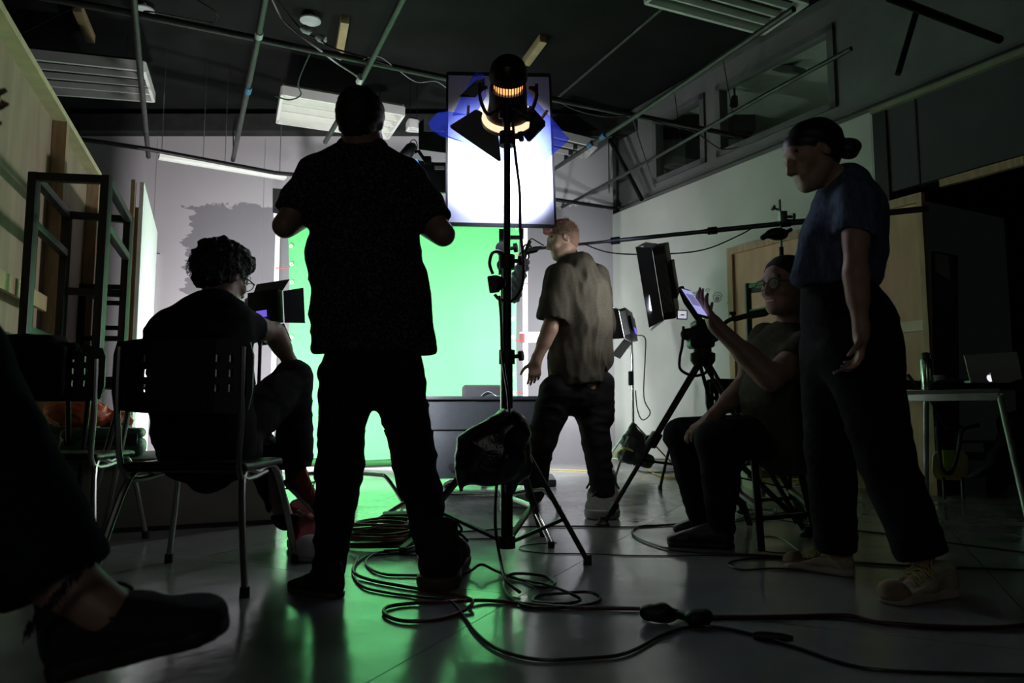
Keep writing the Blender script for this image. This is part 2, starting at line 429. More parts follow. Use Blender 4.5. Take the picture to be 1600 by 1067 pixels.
# mezzanine front with two windows, set back from the wall face
BO = -.18
w1a, w1b, w2a, w2b = ws(1022, BO, 230), ws(1103, BO, 200), ws(1121, BO, 200), ws(1306, BO, 100)
bm = NB()
for (a, c, z0, z1) in ((-.2, S1+4.5, 3.1, 3.4), (-.2, S1+4.5, 4.2, 4.5), (-.2, w1a, 3.4, 4.2), (w1b, w2a, 3.4, 4.2), (w2b, S1+4.5, 3.4, 4.2)):
    wall_box(bm, a, c, z0, z1, BO, .12)
struct('wall_mezzanine', bm, mat('mezzanine_paint', (.16, .17, .165), .6, var=.15, vs=3))
for n, (a, c) in enumerate(((w1a, w1b), (w2a, w2b))):
    bm = NB()
    for (p, q, z0, z1) in ((a, a+.07, 3.4, 4.2), (c-.07, c, 3.4, 4.2), (a, c, 3.4, 3.46), (a, c, 4.14, 4.2)): wall_box(bm, p, q, z0, z1, BO+.03, .12)
    w = struct('window_%d' % (n+1), bm, frame_d)
    bm = NB(); wall_box(bm, a+.07, c-.07, 3.46, 4.14, BO-.03, .008); obj('window_pane', bm, glass_m, w, sm=False)
bm = NB(); wall_box(bm, -.2, S1+4.5, 3.0, 3.1, BO-.12, 1.9); wall_box(bm, -.2, S1+4.5, 3.1, 4.5, BO-2.0, .1); wall_box(bm, -.2, S1+4.5, 4.40, 4.5, BO-.12, 1.9); struct('wall_mezzanine_inner', bm, mat('office_wall', (.5, .56, .48), .8, var=.1))
q_ = wp((w2a+w2b)/2, 3.45, BO-1.1); lamp('AREA', 'mezzanine_fill', q_, q_+UP, .7, (.85, 1, .85), .9, .3)  # added fill that brightens the mezzanine ceiling, no such lamp is seen
for k, (z, o_, c) in enumerate(((3.18, -.10, .05), (3.30, -.13, .03), (4.46, -.14, .05))):
    bm = NB(); wall_box(bm, -.1, S1+4.5, z-c, z, o_, .05); struct('trim_%d' % (k+5), bm, frame_d)
# track spots inside the mezzanine
for k, (px, py) in enumerate(((1098, 157), (1148, 158))):
    p = WR(px, py, -.7); t = thing('track_spotlight', ['black track spotlight behind the left mezzanine window', 'black track spotlight behind the right mezzanine window'][k], 'spotlight', p, 'track lights in the mezzanine')
    bm = NB(); bar(bm, p+WD*-.25+UP*.22, p+WD*.25+UP*.22, .04); bar(bm, p+UP*.22, p+UP*.05, .02); obj('track', bm, black, t)
    bm = NB(); lathe(bm, p+UP*.05, (-.2, -.3, -1), [(0, 0), (0, .035), (.12, .05), (.12, .04), (.05, .03), (.05, 0)], 16); obj('lamp_head', bm, black, t)
# hanging grey partition beyond the pale wall, rail along its top, wooden rail under it, dark alcove
S2 = S1+4.2
bm = NB(); wall_box(bm, S1+.1, S2, 2.42, 3.12, -.02, .05)
pt = struct('partition', bm, mat('partition_grey', (.075, .077, .085), .8, spec=.15, var=.12, vs=2))
for px in (1430,): 
    s = ws(px, 0, 200); bm = NB(); wall_box(bm, s-.006, s+.006, 2.42, 3.12, -.012, .01); obj('panel_joint', bm, black, pt)
bm = NB(); wall_box(bm, S1-.02, S1+.12, 0, 3.12, 0, .16); struct('trim_8', bm, mat('post_black', (.02, .02, .022), .7, var=.2))
bm = NB(); wall_box(bm, S1+.0, S2, 3.12, 3.16, .03, .05); struct('trim_9', bm, mat('sliding_rail', (.28, .31, .2), .5, .3, var=.2, vs=5))
bm = NB(); wall_box(bm, S1+.55, S1+1.15, 2.34, 2.40, .02, .05); struct('trim_10', bm, wood)
bm = NB(); wall_box(bm, S1+.1, S2, 0, 2.42, -1.7, .1); wall_box(bm, S1+.1, S2, 2.42, 2.52, -.1, 1.7); struct('wall_alcove', bm, mat('alcove_black', (.010, .010, .011), .9, spec=.08, var=.3, vs=3))
# a lit strip of doorway at the back of the alcove
p0 = P(1462, 395, 7.6); p1 = P(1484, 440, 7.6)
bm = NB(); X_, Y_ = V((1, 0, 0)), UP
slab(bm, [P(1459, 392, 7.5), P(1497, 399, 7.5), P(1500, 745, 7.5), P(1466, 740, 7.5)], (0, .05, 0))
dr = struct('door_1', bm, mat('grey_door', (.075, .08, .085), .6, var=.2, vs=3))
bm = NB(); slab(bm, [P(1462, 396, 7.44), P(1482, 400, 7.44), P(1485, 438, 7.44), P(1464, 425, 7.44)], (0, .03, 0)); obj('door_window', bm, mat('frosted_pane', (.5, .5, .48), .4, var=.1), dr, sm=False)
bm = NB(); box(bm, P(1478, 524, 7.42), (.09, .03, .02)); obj('door_handle', bm, steel, dr)

# ------------------------------------------------------------------ plywood flats on the right wall
def flat_panel(name, label, s0, s1, z1, off, m=ply, strip=None, t=.07):
    t0 = thing(name, label, 'panel', wp((s0+s1)/2, 0, off))
    bm = NB(); wall_box(bm, s0, s1, 0, z1, off-.03, .012); obj('plywood_sheet', bm, m, t0, sm=False)
    for (a, c, z0, zz) in ((s0, s0+t, 0, z1), (s1-t*.6, s1, 0, z1), (s0+t, s1-t*.6, z1-t, z1), (s0+t, s1-t*.6, 0, t*1.3)):
        bm = NB(); wall_box(bm, a, c, z0, zz, off, .03); obj('batten', bm, wood, t0, sm=False)
    if strip:
        bm = NB(); wall_box(bm, s0+t, s1-t*.6, strip, strip+.08, off, .03); obj('batten', bm, mat('pale_batten', (.6, .5, .36), .6, var=.1), t0, sm=False)
    return t0
sA, sB, sC = ws(1141, .1, 600), ws(1330, .1, 600), ws(1458, .1, 600)
flat_panel('plywood_flat', 'framed plywood scenery flat on the pale wall behind the seated man in glasses', sA, sB-.02, 2.28, .10, strip=None)
flat_panel('plywood_flat', 'plywood scenery flat with a pale batten across it, behind the standing woman', sB+.0, sC, 2.31, .12, strip=1.24)
# green steel rack leaning in front of that flat
t = thing('steel_rack', 'dark green square steel rack frame leaning on the plywood behind the man in glasses', 'rack', G(1210, 770))
gm = mat('green_enamel', (.015, .07, .035), .4, .2, var=.2)
R0 = [wp(ws(1173, .35, 600), 0, .35), wp(ws(1290, .35, 600), 0, .35)]
for k, q in enumerate(R0):
    bm = NB(); bar(bm, q, q+UP*1.82, .05, bev=.004); obj('post', bm, gm, t)
for z in (1.79, 1.55, .4):
    bm = NB(); bar(bm, R0[0]+UP*z+WD*.03, R0[1]+UP*z-WD*.03, .04, bev=.004); obj('rail', bm, gm, t)
bm = NB(); bar(bm, R0[0]+UP*1.75+WN*-.02, R0[0]+UP*1.75+WN*-.2+WD*.5, .04); obj('brace', bm, gm, t)

# drawings and scribbles on the pale wall (marker pen)
ink = mat('marker_ink', (.12, .13, .13), .7, var=.2)
def stroke(bm, pts, r=.003): tube(bm, [WR(x, y, .003) for x, y in pts], r, 4)
def circ(cx, cy, rx, ry, a0=0, a1=360, n=14): return [(cx+rx*math.cos(math.radians(a0+(a1-a0)*i/n)), cy+ry*math.sin(math.radians(a0+(a1-a0)*i/n))) for i in range(n+1)]
bm = NB()
stroke(bm, circ(1120.5, 466, 6.5, 5.2)); stroke(bm, circ(1120.5, 466.5, 3.2, 3)); stroke(bm, circ(1120.5, 466.5, 1.4, 1.4), .005)
stroke(bm, [(1113, 463), (1116, 458.5), (1121, 456.5), (1126, 459), (1129, 463)]); stroke(bm, [(1116, 471), (1120, 472), (1125, 470.5)])
for q in (1117, 1121, 1125): stroke(bm, [(q, 457.5), (q+.8, 454.5)], .002)
tag(obj('wall_drawing', bm, ink), 'small pen drawing of an eye on the pale right wall', 'drawing')
t = thing('wall_writing', 'hand-written numbers scribbled on the pale right wall left of the eye drawing', 'writing', WR(1095, 462, .003))
for (cx, cy) in ((1089, 458), (1094, 456.5), (1106, 453), (1087.5, 467.5), (1104.5, 469)):
    bm = NB(); stroke(bm, circ(cx, cy, 2.2, 2.8)); obj('numeral', bm, ink, t)
for l in ([(1082, 458), (1084.5, 456), (1085.5, 458), (1082, 462), (1086, 461)], [(1101, 451), (1102, 456)], [(1098, 457.3), (1098.8, 457.2)], [(1110, 451), (1110.8, 451)],
          [(1083.5, 465), (1082, 468.5), (1085, 468), (1085, 465), (1085, 471)], [(1101, 467), (1101.5, 472)], [(1137, 463), (1142, 473)], [(1142, 464), (1136, 474), (1141, 476)], [(1085, 474), (1090, 476), (1088, 480)]):
    bm = NB(); stroke(bm, l); obj('numeral', bm, ink, t)
for k, (x0, y0, x1, y1) in enumerate(((248, 397, 241, 500),)):
    bm = NB(); q0, q1 = P(x0, y0, 9.28), P(x1, y1, 9.28); bar(bm, V((q1.x, 9.28, q1.z)), V((q1.x, 9.28, q0.z)), .06, .02, up=V((0, 1, 0))); tag(obj('wall_strip', bm, mat('strip_white', (.7, .7, .72), .6, var=.03)), 'short white vertical strip on the back wall beside the ragged grey paint edge', 'strip')

# ------------------------------------------------------------------ ceiling grid, fittings
def zp(px, py, z): return G(px, py, z)
def pipe(label, pts, z, r=.024, m=pipe_m, clips=True, name='ceiling_pipe', cat='pipe'):
    q = [zp(x, y, z) if len(p_) == 0 else zp(x, y, p_[0]) for (x, y, *p_) in pts]
    bm = NB(); tube(bm, q, r, 10); t = tag(obj(name, bm, m), label, cat, 'scaffold pipes under the ceiling' if cat == 'pipe' else None)
    return t
ZP = 3.4
pipe('grey scaffold pipe nearest the left edge, running back above the plywood flat', [(-12, -24), (62, 155), (94, 213)], ZP)
pipe('grey scaffold pipe crossing in front of the unlit left ceiling fitting', [(206, -30), (217, 90), (232, 245)], ZP)
pipe('grey scaffold pipe with a blue tape band left of the bright tube fitting', [(421, -40), (401, 70), (364, 250)], ZP)
pipe('grey scaffold pipe wrapped with white cable above the standing man', [(641, -25), (565, 125), (508, 222)], ZP)
pipe('long grey scaffold pipe with two blue tape bands right of the reflector board', [(866, 264), (998, 178), (1240, 14)], ZP)
pipe('thin grey pipe running below the mezzanine windows', [(872, 327), (1010, 254), (1200, 146), (1330, 76)], 3.25, .018)
pipe('faint dark pipe high under the ceiling right of the lamp', [(867, 156), (1045, 4)], 4.2, .018)
pipe('dark cross pipe just below the top of the back wall at left', [(88, 212), (232, 233), (430, 270), (700, 296), (870, 312), (962, 326)], 3.2, .022, blackm)
pipe('upper cross pipe spanning the whole ceiling from left to the mezzanine', [(60, -6), (214, 22), (400, 60), (692, 121), (870, 156), (1187, 219)], 3.5, .026)
pipe('thick dark cross pipe at the top right corner', [(1390, -4), (1562, 62)], 3.3, .03, blackm)
pipe('short diagonal brace pipe below the mezzanine corner', [(953, 218, 4.1), (1003, 312, 3.2)], 3, .028, blackm)
pipe('short dark hanger pipe at the top right', [(1432, 18, 3.35), (1403, 116, 2.9)], 3, .02, blackm)
def band(px, py, z, m, label, px2, py2):
    a, c = zp(px, py, z), zp(px2, py2, z); bm = NB(); tube(bm, [a, c], .03, 10); tag(obj('tape_band', bm, m), label, 'tape', 'tape bands on the pipes')
blue_t = mat('blue_tape', (.03, .12, .25), .5, var=.2)
band(389, 135, ZP, blue_t, 'blue tape band on the pipe at upper left', 387, 144)
band(940, 215, ZP, blue_t, 'upper blue tape band on the pipe right of the board', 946, 210)
band(920, 228, ZP, blue_t, 'lower blue tape band on the pipe right of the board', 926, 223)
white_t = mat('white_tape', (.5, .52, .5), .5, var=.1)
band(64, 151, ZP, white_t, 'white tape band on the leftmost pipe', 66, 157)
band(405, 50, ZP, white_t, 'white tape band at the pipe crossing at upper left', 404, 58)
band(564, 120, ZP, white_t, 'white tape band on the pipe above the standing man', 561, 128)
def wire(label, pts, z=None, r=.005, m=cable_m, name='hanging_cable', n=6):
    q = spline([zp(x, y, zz) for (x, y, zz) in pts], n); bm = NB(); tube(bm, q, r, 6)
    return tag(obj(name, bm, m), label, 'cable')
wc = mat('white_cable', (.5, .53, .5), .5, var=.1)
wire('white cable looping down from the ceiling to the pipe above the standing man', [(424, -4, 3.9), (440, 28, 3.8), (465, 52, 3.6), (497, 76, 3.5), (524, 97, 3.5), (560, 121, 3.45), (561, 133, 3.43), (549, 143, 3.4), (553, 137, 3.42), (547, 150, 3.42), (533, 152, 3.44), (530, 157, 3.44), (546, 156, 3.4)], m=wc, r=.008)
wire('dark cable from the ceiling disc to the cross pipe', [(430, -4, 4.2), (470, 45, 4.0), (500, 62, 3.7), (520, 75, 3.6), (571, 90, 3.5), (640, 112, 3.5), (700, 123, 3.5)], r=.008)
wire('drooping cable along the cross pipe left of the board', [(560, 96, 3.5), (590, 88, 3.5), (620, 108, 3.5), (650, 128, 3.5), (680, 127, 3.5), (697, 137, 3.5)], m=wc, r=.003)
wire('drooping cable right of the reflector board', [(870, 156, 3.5), (900, 172, 3.45), (945, 182, 3.4), (985, 180, 3.45)], r=.006, m=pipe_m)
wire('cable sagging below the mezzanine windows', [(992, 180, 3.5), (1045, 196, 3.45), (1085, 206, 3.4), (1125, 232, 3.35), (1152, 230, 3.4)], r=.006)
wire('cable hanging from the mezzanine corner to the lower pipe', [(989, 185, 3.5), (1003, 232, 3.3), (1024, 292, 3.1)], r=.007)
wire('thin dark drop wire left of the mezzanine window', [(1051, 122, 4.3), (1063, 216, 3.5)], r=.005)
wire('thin dark drop wire on the right mezzanine window', [(1130, 95, 4.3), (1153, 222, 3.4)], r=.005)
wire('thin drop wire above the back wall right of the board', [(951, 218, 4.1), (952, 331, 3.2)], r=.007)
wire('thin drop wire beside the small ceiling fitting', [(874, 235, 4.5), (879, 330, 3.2)], r=.007)
wire('thin drop wire beside the pipe with the blue tape', [(364, 190, 4.5), (365, 250, 3.4)], r=.007)
wire('black cable hanging above the bright tube fitting', [(484, 84, 4.0), (466, 128, 3.9), (470, 148, 3.85), (452, 156, 3.8), (430, 150, 3.8)], r=.008)
wire('thin suspension wire far left of the ceiling', [(120, 10, 4.4), (60, 40, 4.2), (0, 70, 4.0)], r=.003)
wire('dark cable loop at the top between two pipes', [(300, -5, 4.3), (338, 20, 4.2), (335, 33, 4.2), (325, 35, 4.2), (245, 20, 3.6), (225, 18, 3.5)], r=.007)
# ceiling discs and timber offcuts
disc_m = mat('grey_plate', (.42, .45, .44), .5, var=.15)
for (px, py, lb) in ((224, 15, 'round grey ceiling plate at upper left'), (485, 31, 'round grey ceiling plate with a cable above the standing man')):
    c = zp(px, py, 4.44); bm = NB(); lathe(bm, c, (0, 0, -1), [(-.06, 0), (-.06, .02), (0, .02), (0, .1), (.015, .1), (.02, .06), (.02, 0)], 24); tag(obj('ceiling_plate', bm, disc_m), lb, 'plate', 'ceiling plates')
tim = mat('raw_timber', (.34, .27, .14), .6, var=.2, vs=5)
for (a, c, lb) in (((121, 12), (142, 61), 'short timber offcut hanging at upper left'), ((539, 30), (530, 82), 'short timber offcut hanging above the standing man'), ((849, 60), (822, 97), 'short timber offcut beside the studio lamp')):
    bm = NB(); q0, q1 = zp(*a, 4.46), zp(*c, 4.42); bar(bm, q0, q1, .08, .09, bev=.004); tag(obj('timber_offcut', bm, tim), lb, 'timber', 'timber offcuts under the ceiling')
# connectors on the cable
for (px, py, lb) in ((478, 48, 'small grey plug hanging by the ceiling plate'), (502, 62, 'grey junction connector on the ceiling cable'), (528, 88, 'white clip under the cross pipe')):
    bm = NB(); c = zp(px, py, 3.7); lathe(bm, c+V((-.04, 0, .03)), (1, 0, -.5), [(0, 0), (0, .02), (.03, .035), (.08, .03), (.09, .012), (.1, 0)], 12); tag(obj('cable_connector', bm, disc_m), lb, 'connector', 'connectors above')

def ceiling_fitting(name, label, c4, z, nt_, lit=False, bars=0):
    """slatted fluorescent fitting; c4 = four pixel corners of its opening (around), z = height"""
    a, b_, c, d = [zp(x, y, z) for x, y in c4]; t = thing(name, label, 'light', (a+b_+c+d)/4)
    bm = NB(); slab(bm, [a+UP*.09, b_+UP*.09, c+UP*.09, d+UP*.09], (0, 0, .03)); obj('housing', bm, mat('fitting_white', (.5, .52, .46), .35, var=.1) if lit else mat('fitting_inside', (.035, .032, .03), .6, spec=.1, var=.2), t, sm=False)
    bm = NB()
    for p, q in ((a, b_), (b_, c), (c, d), (d, a)): bar(bm, p+UP*.045, q+UP*.045, .03, .1)
    obj('frame', bm, white_p, t)
    for i in range(1, nt_+1):
        f = i/(nt_+1); p = a.lerp(d, f); q = b_.lerp(c, f)
        bm = NB(); bar(bm, p+UP*.03, q+UP*.03, .02, .06); obj('louvre', bm, white_p, t)
    for i in range(nt_+1):
        f = (i+.5)/(nt_+1); p = a.lerp(d, f); q = b_.lerp(c, f)
        bm = NB(); tube(bm, [p.lerp(q, .03)+UP*.06, p.lerp(q, .97)+UP*.06], .014, 8)
        obj('fluorescent_tube', bm, mat('tube_reflect_glow', (.8, .8, .75), .4, emit=(.93, 1, .85), es=1.0, var=.01) if lit else mat('tube_off', (.15, .14, .12), .3, var=.1), t)  # bright fitting: weak tube emission stands in for reflected studio light
    for i in range(bars):
        f = .68+.0*i; p = a.lerp(b_, f); q = d.lerp(c, f); m_ = p.lerp(q, (i+.6)/(bars+.2)); bm = NB(); box(bm, m_-UP*.0, (.05, .05, .06)); obj('tube_holder', bm, black, t)
    for f in (.15, .85):
        bm = NB(); m_ = a.lerp(b_, f).lerp(d.lerp(c, f), .5); tube(bm, [m_+UP*.1, V((m_.x, m_.y, 4.49))], .004, 5); obj('hanger', bm, cable_m, t)
    return t
ceiling_fitting('ceiling_light', 'wide unlit slatted ceiling light above the plywood at left', ((-30, 84), (225, 111), (240, 159), (-20, 140)), 3.95, 3)
ceiling_fitting('ceiling_light', 'bright slatted ceiling light behind the head of the standing man', ((441, 148), (631, 180), (606, 217), (433, 192)), 3.9, 3, lit=True, bars=4)
ceiling_fitting('ceiling_light', 'small slatted ceiling light right of the reflector board', ((840, 208), (932, 230), (898, 264), (820, 250)), 3.9, 3, bars=4)
ceiling_fitting('ceiling_light', 'large unlit slatted ceiling light at the top right', ((1008, 5), (1192, 54), (1262, 6), (1080, -48)), 3.95, 3)
ceiling_fitting('ceiling_light', 'short slatted ceiling light just left of the flag at the board', ((640, 198), (652, 200), (655, 206), (636, 205)), 3.9, 1)
# dark tube fitting inside the mezzanine
p, q = WR(1160, 103, -.8), WR(1250, 110, -.8)
bm = NB(); bar(bm, p, q, .16, .06); tag(obj('mezzanine_light', bm, frame_d), 'unlit tube fitting behind the right mezzanine window', 'light')
# batten light hung under the cross pipe
a, c = zp(248, 244, 3.3), zp(446, 277, 3.3); t = thing('batten_light', 'long white batten light hung under the cross pipe on the back wall', 'light', (a+c)/2)
bm = NB(); bar(bm, a, c, .12, .05, bev=.01); obj('housing', bm, white_p, t)
bm = NB(); bar(bm, a+V((0, -.09, .02)), c+V((0, -.09, .02)), .04, .012); obj('reflector', bm, white_p, t)
for f in (.02, .33, .5, .95):
    bm = NB(); p = a.lerp(c, f); tube(bm, [p, V((p.x, p.y, 4.5))], .004, 6); obj('hanger', bm, steel, t)

# ------------------------------------------------------------------ green screen
GY = 8.25
t = thing('green_screen', 'large bright green backdrop cloth hung in front of the back wall', 'backdrop', (-1.2, GY, 0))
green = mat('chroma_cloth', (.12, .56, .18), .85, spec=.1, var=.04, vs=3, bump=.1, bs=20)
xl, xr = P(443, 560, GY).x, P(813, 560, GY).x; zt = P(600, 350, GY).z; zb = P(600, 716, GY).z
def grid_mesh(name, fn, nu, nv):
    me = bpy.data.meshes.new(name); vs = [fn(i/nu, j/nv) for j in range(nv+1) for i in range(nu+1)]
    fs = [(j*(nu+1)+i, j*(nu+1)+i+1, (j+1)*(nu+1)+i+1, (j+1)*(nu+1)+i) for j in range(nv) for i in range(nu)]
    me.from_pydata([tuple(v) for v in vs], [], fs)
    for p in me.polygons: p.use_smooth = True
    return me
def cloth(u, v):
    z = zb+.0+(zt-zb)*v; e = .05*math.sin(math.pi*v)
    x = xl+(xr-xl)*u + (.5-u)*2*e
    y = GY+.012*math.sin(9*u+1)+.008*math.sin(23*u)
    if v < .06: y += -.12*(1-v/.06)**1.5; z += .012*math.sin(14*u)
    return V((x, y, z))
cl = obj('cloth', grid_mesh('cloth', cloth, 60, 60), green, t)
md = cl.modifiers.new('thick', 'SOLIDIFY'); md.thickness = .004
def hem(u, v):
    a = v*math.pi; return V((xl+(xr-xl)*u, GY-.1-.04*math.sin(a), zb-.085+.09*v+.008*math.sin(16*u)))
cl = obj('hem', grid_mesh('hem', hem, 40, 6), mat('chroma_hem_shaded', (.02, .13, .03), .9, var=.2), t)  # darker green carries the shade that falls on the hem
md = cl.modifiers.new('thick', 'SOLIDIFY'); md.thickness = .004
whitep = mat('white_pole', (.8, .78, .8), .5, var=.05)
for px in (427, 821):
    bm = NB(); q = P(px, 620, GY+.12); bar(bm, V((q.x, q.y, 0)), V((q.x, q.y, zt+.15)), .055, .04); obj('pole', bm, whitep, t)
bm = NB(); bar(bm, V((P(420, 600, GY+.12).x, GY+.12, zt+.13)), V((P(828, 600, GY+.12).x, GY+.12, zt+.13)), .05); obj('top_bar', bm, whitep, t)
bm = NB(); bar(bm, V((xl-.1, GY-.02, .03)), V((xr+.05, GY-.02, .03)), .05, .06); obj('base_rail', bm, whitep, t)
bm = NB(); box(bm, P(834, 527, GY+.05), (.32, .04, .12), bev=.01); bk = obj('bracket', bm, whitep, t)
bm = NB(); box(bm, P(816, 528, GY), (.06, .05, .1), bev=.01); obj('clamp', bm, mat('dark_red_clamp', (.12, .02, .02), .5, var=.2), bk)
redt = mat('red_tie', (.6, .03, .03), .6, var=.1)
for (x0, y0, x1, y1) in ((431, 419, 451, 418), (425, 670, 438, 671), (812, 443, 826, 443), (806, 398, 816, 401), (806, 612, 818, 615), (589, 727, 589, 716), (588, 728, 597, 730), (804, 531, 816, 534)):
    bm = NB(); tube(bm, [P(x0, y0, GY-.01), P(x1, y1, GY-.02)], .006, 6); obj('tie', bm, redt, t)
eye = mat('eyelet', (.75, .8, .7), .4, var=.05)
for i in range(13):
    for x, s in ((xr-.035, 1), (xl+.035, -1)):
        z = zb+.1+i*(zt-zb-.15)/12; bm = NB(); e = .05*math.sin(math.pi*(z-zb)/(zt-zb))*(-s); lathe(bm, V((x+e, GY-.008, z)), (0, -1, 0), [(0, .022), (.006, .02), (.006, .01), (0, .009)], 12); obj('eyelet', bm, eye, t)

# ------------------------------------------------------------------ desk, chair, paper
DY = 6.3
t = thing('desk', 'dark grey-blue office desk with a rounded front panel in front of the green backdrop', 'desk', (-.5, DY+.35, 0))
dm = mat('desk_grey', (.035, .04, .052), .55, var=.12, vs=30, bump=.1, bs=150)
zt_ = P(760, 619, DY).z; xa, xb = P(634, 640, DY).x, P(885, 640, DY).x; zm = P(760, 671, DY).z
bm = NB(); box(bm, ((xa+xb)/2-.03, DY+.33, zt_-.015), (xb-xa-.1, .76, .03), bev=.006); obj('desktop', bm, dm, t)
# front panel with a see-through cable hole
bm = NB(); hc = P(807, 650, DY); hr = .036; n = 28; zl = zm; zh = zt_-.03; x1 = xb
outer = []
ang = [2*math.pi*k/n for k in range(n)]
hole = [V((hc.x+hr*math.cos(a), DY, hc.z+hr*math.sin(a))) for a in ang]
def edge_pt(a):
    dx, dz = math.cos(a), math.sin(a); c = []
    if dx > 1e-6: c.append((x1-hc.x)/dx)
    if dx < -1e-6: c.append((xa-hc.x)/dx)
    if dz > 1e-6: c.append((zh-hc.z)/dz)
    if dz < -1e-6: c.append((zl-hc.z)/dz)
    k = min(c); return V((hc.x+dx*k, DY, hc.z+dz*k))
corners = sorted([math.atan2(z-hc.z, x-hc.x) % (2*math.pi) for x in (xa, x1) for z in (zl, zh)])
ang2 = sorted(ang+corners); fr = []
for off in (0, .025):
    I = [bm.verts.new(V((hc.x+hr*math.cos(a), DY+off, hc.z+hr*math.sin(a)))) for a in ang2]
    O = []
    for a in ang2:
        q = edge_pt(a)
        if q.x > x1-.14 and q.z < zl+.14:   # rounded lower right corner
            cx, cz = x1-.14, zl+.14; dv = V((q.x-cx, 0, q.z-cz)); dv = dv.normalized()*.14 if dv.length > 0 else dv; q = V((cx+dv.x, DY, cz+dv.z))
        O.append(bm.verts.new(q+V((0, off, 0))))
    fr.append((I, O))
m_ = len(ang2)
for i in range(m_):
    j = (i+1) % m_
    for (I, O) in fr: bm.faces.new((I[i], I[j], O[j], O[i]))
    bm.faces.new((fr[0][0][i], fr[0][0][j], fr[1][0][j], fr[1][0][i])); bm.faces.new((fr[0][1][i], fr[0][1][j], fr[1][1][j], fr[1][1][i]))
obj('front_panel', bm, dm, t, sm=False)
xm = P(812, 700, DY).x
bm = NB(); box(bm, ((xa+xm)/2-.02, DY+.04, (zm+.03+.06)/2), (xm-xa-.06, .025, zm+.03-.06), bev=.003); obj('lower_panel', bm, dm, t)
bm = NB(); lathe(bm, P(707, 730, DY+.0), (0, 1, 0), [(0, 0), (0, .035), (.01, .035), (.01, .026), (.02, .026), (.02, 0)], 20); obj('cable_port', bm, black, t)
bm = NB(); box(bm, (xa+.03, DY+.35, zt_/2-.02), (.03, .65, zt_-.06)); obj('side_panel', bm, mat('pale_edge', (.3, .33, .3), .5, var=.1), t)
bm = NB(); box(bm, (P(843, 700, DY).x-.02, DY+.3, zt_/2), (.08, .1, zt_-.05), bev=.01); box(bm, (P(850, 700, DY).x, DY+.25, .03), (.2, .6, .06), bev=.012); obj('foot', bm, dm, t)
bm = NB(); tube(bm, [P(x, y, DY-.12) for x, y in ((692, 766), (697, 757), (704, 753), (850, 755))], .02, 8); obj('foot_rail', bm, blackm, t)
t = thing('office_chair', 'dark grey office chair with a rounded back behind the desk', 'chair', (P(757, 600, 7.35).x, 7.3, 0))
cg = mat('chair_fabric', (.05, .05, .057), .9, var=.1, vs=50, bump=.2, bs=200); c0 = V((P(757, 600, 7.35).x, 7.2, 0))
F = SDF(); F.rbox(c0+V((0, -.12, .66)), (.205, .04, .22), (V((1, 0, 0)), V((0, 1, .1)), UP), .038); obj('backrest', F.mesh(.012), cg, t)
F = SDF(); F.rbox(c0+V((0, .12, .46)), (.23, .22, .04), (V((1, 0, 0)), V((0, 1, 0)), UP), .04); obj('seat', F.mesh(.014), cg, t)
bm = NB(); tube(bm, [c0+V((0, .1, .06)), c0+V((0, .1, .43))], .03, 12); tube(bm, [c0+V((0, .1, .4)), c0+V((0, -.17, .42)), c0+V((0, -.18, .6))], .02, 8); obj('column', bm, blackm, t)
for k in range(5):
    a = k*2*math.pi/5+.3; e = c0+V((.3*math.cos(a), .1+.3*math.sin(a), .06)); bm = NB(); bar(bm, c0+V((0, .1, .1)), e, .04, .03); g = obj('base_arm', bm, blackm, t)
    bm = NB(); lathe(bm, e+V((-.02, 0, -.03)), (1, 0, 0), [(0, 0), (0, .028), (.04, .028), (.04, 0)], 12); obj('castor', bm, black, g)
pp = mat('white_paper', (.75, .76, .85), .6, var=.02)
def paper(u, v):
    x0, x1 = P(751, 615, DY+.12).x, P(786, 615, DY+.12).x
    return V((x0+(x1-x0)*u+.02*v, DY+.1+.2*v, zt_+.003+.04*max(0, math.sin(math.pi*(u*1.5)))*(1-.5*v)*(1 if u < .66 else 0)+.004*u))
o = obj('paper_sheets', grid_mesh('paper', paper, 16, 4), pp); o.modifiers.new('t', 'SOLIDIFY').thickness = .003; tag(o, 'curled white paper sheets lying on the desk', 'paper')

# ------------------------------------------------------------------ left: platform, case, bag, racks, flats
G0, G1 = G(60, 839), G(432, 818); dx = (G1-G0).normalized(); dy = V((-dx.y, dx.x, 0)); PH = .375
t = thing('platform_box', 'long low beige painted box under the racks behind the seated curly-haired man', 'platform', (G0+G1)/2)
pm = mat('beige_board', (.24, .22, .19), .8, var=.12, vs=4)
L_ = (G1-G0).length
bm = NB(); box(bm, (G0+G1)/2+dy*.42+UP*PH/2, (L_, .84, PH-.02), (dx, dy, UP)); obj('carcass', bm, pm, t, sm=False)
bm = NB(); box(bm, (G0+G1)/2+dy*.41+UP*(PH-.012), (L_+.02, .88, .024), (dx, dy, UP), bev=.004); obj('top_board', bm, mat('dark_board', (.06, .06, .05), .7, var=.3), t)
bm = NB(); box(bm, (G0+G1)/2-dy*.008+UP*.012, (L_, .016, .024), (dx, dy, UP)); obj('kick_strip', bm, black, t)
def onplat(px, d): # point on the platform top at offset d from its front edge
    o_ = ray(px, 700); fr_ = G0+dy*d; k = (fr_-V((0, 0, 0))).dot(dy)/o_.dot(dy); q = o_*k; return V((q.x, q.y, PH))
p0, p1 = onplat(97, .3), onplat(227, .3)
w_ = (p1-p0).length; c = (p0+p1)/2; hh = .155
t = thing('equipment_case', 'dark green plastic equipment case with rounded corners lying on the low platform', 'case', c)
gc = mat('case_green', (.03, .1, .055), .45, var=.15)
F = SDF(); F.rbox(c+UP*(hh*.32), (w_/2, .17, hh*.32), (dx, dy, UP), .035, 0); obj('base', F.mesh(.011), gc, t)
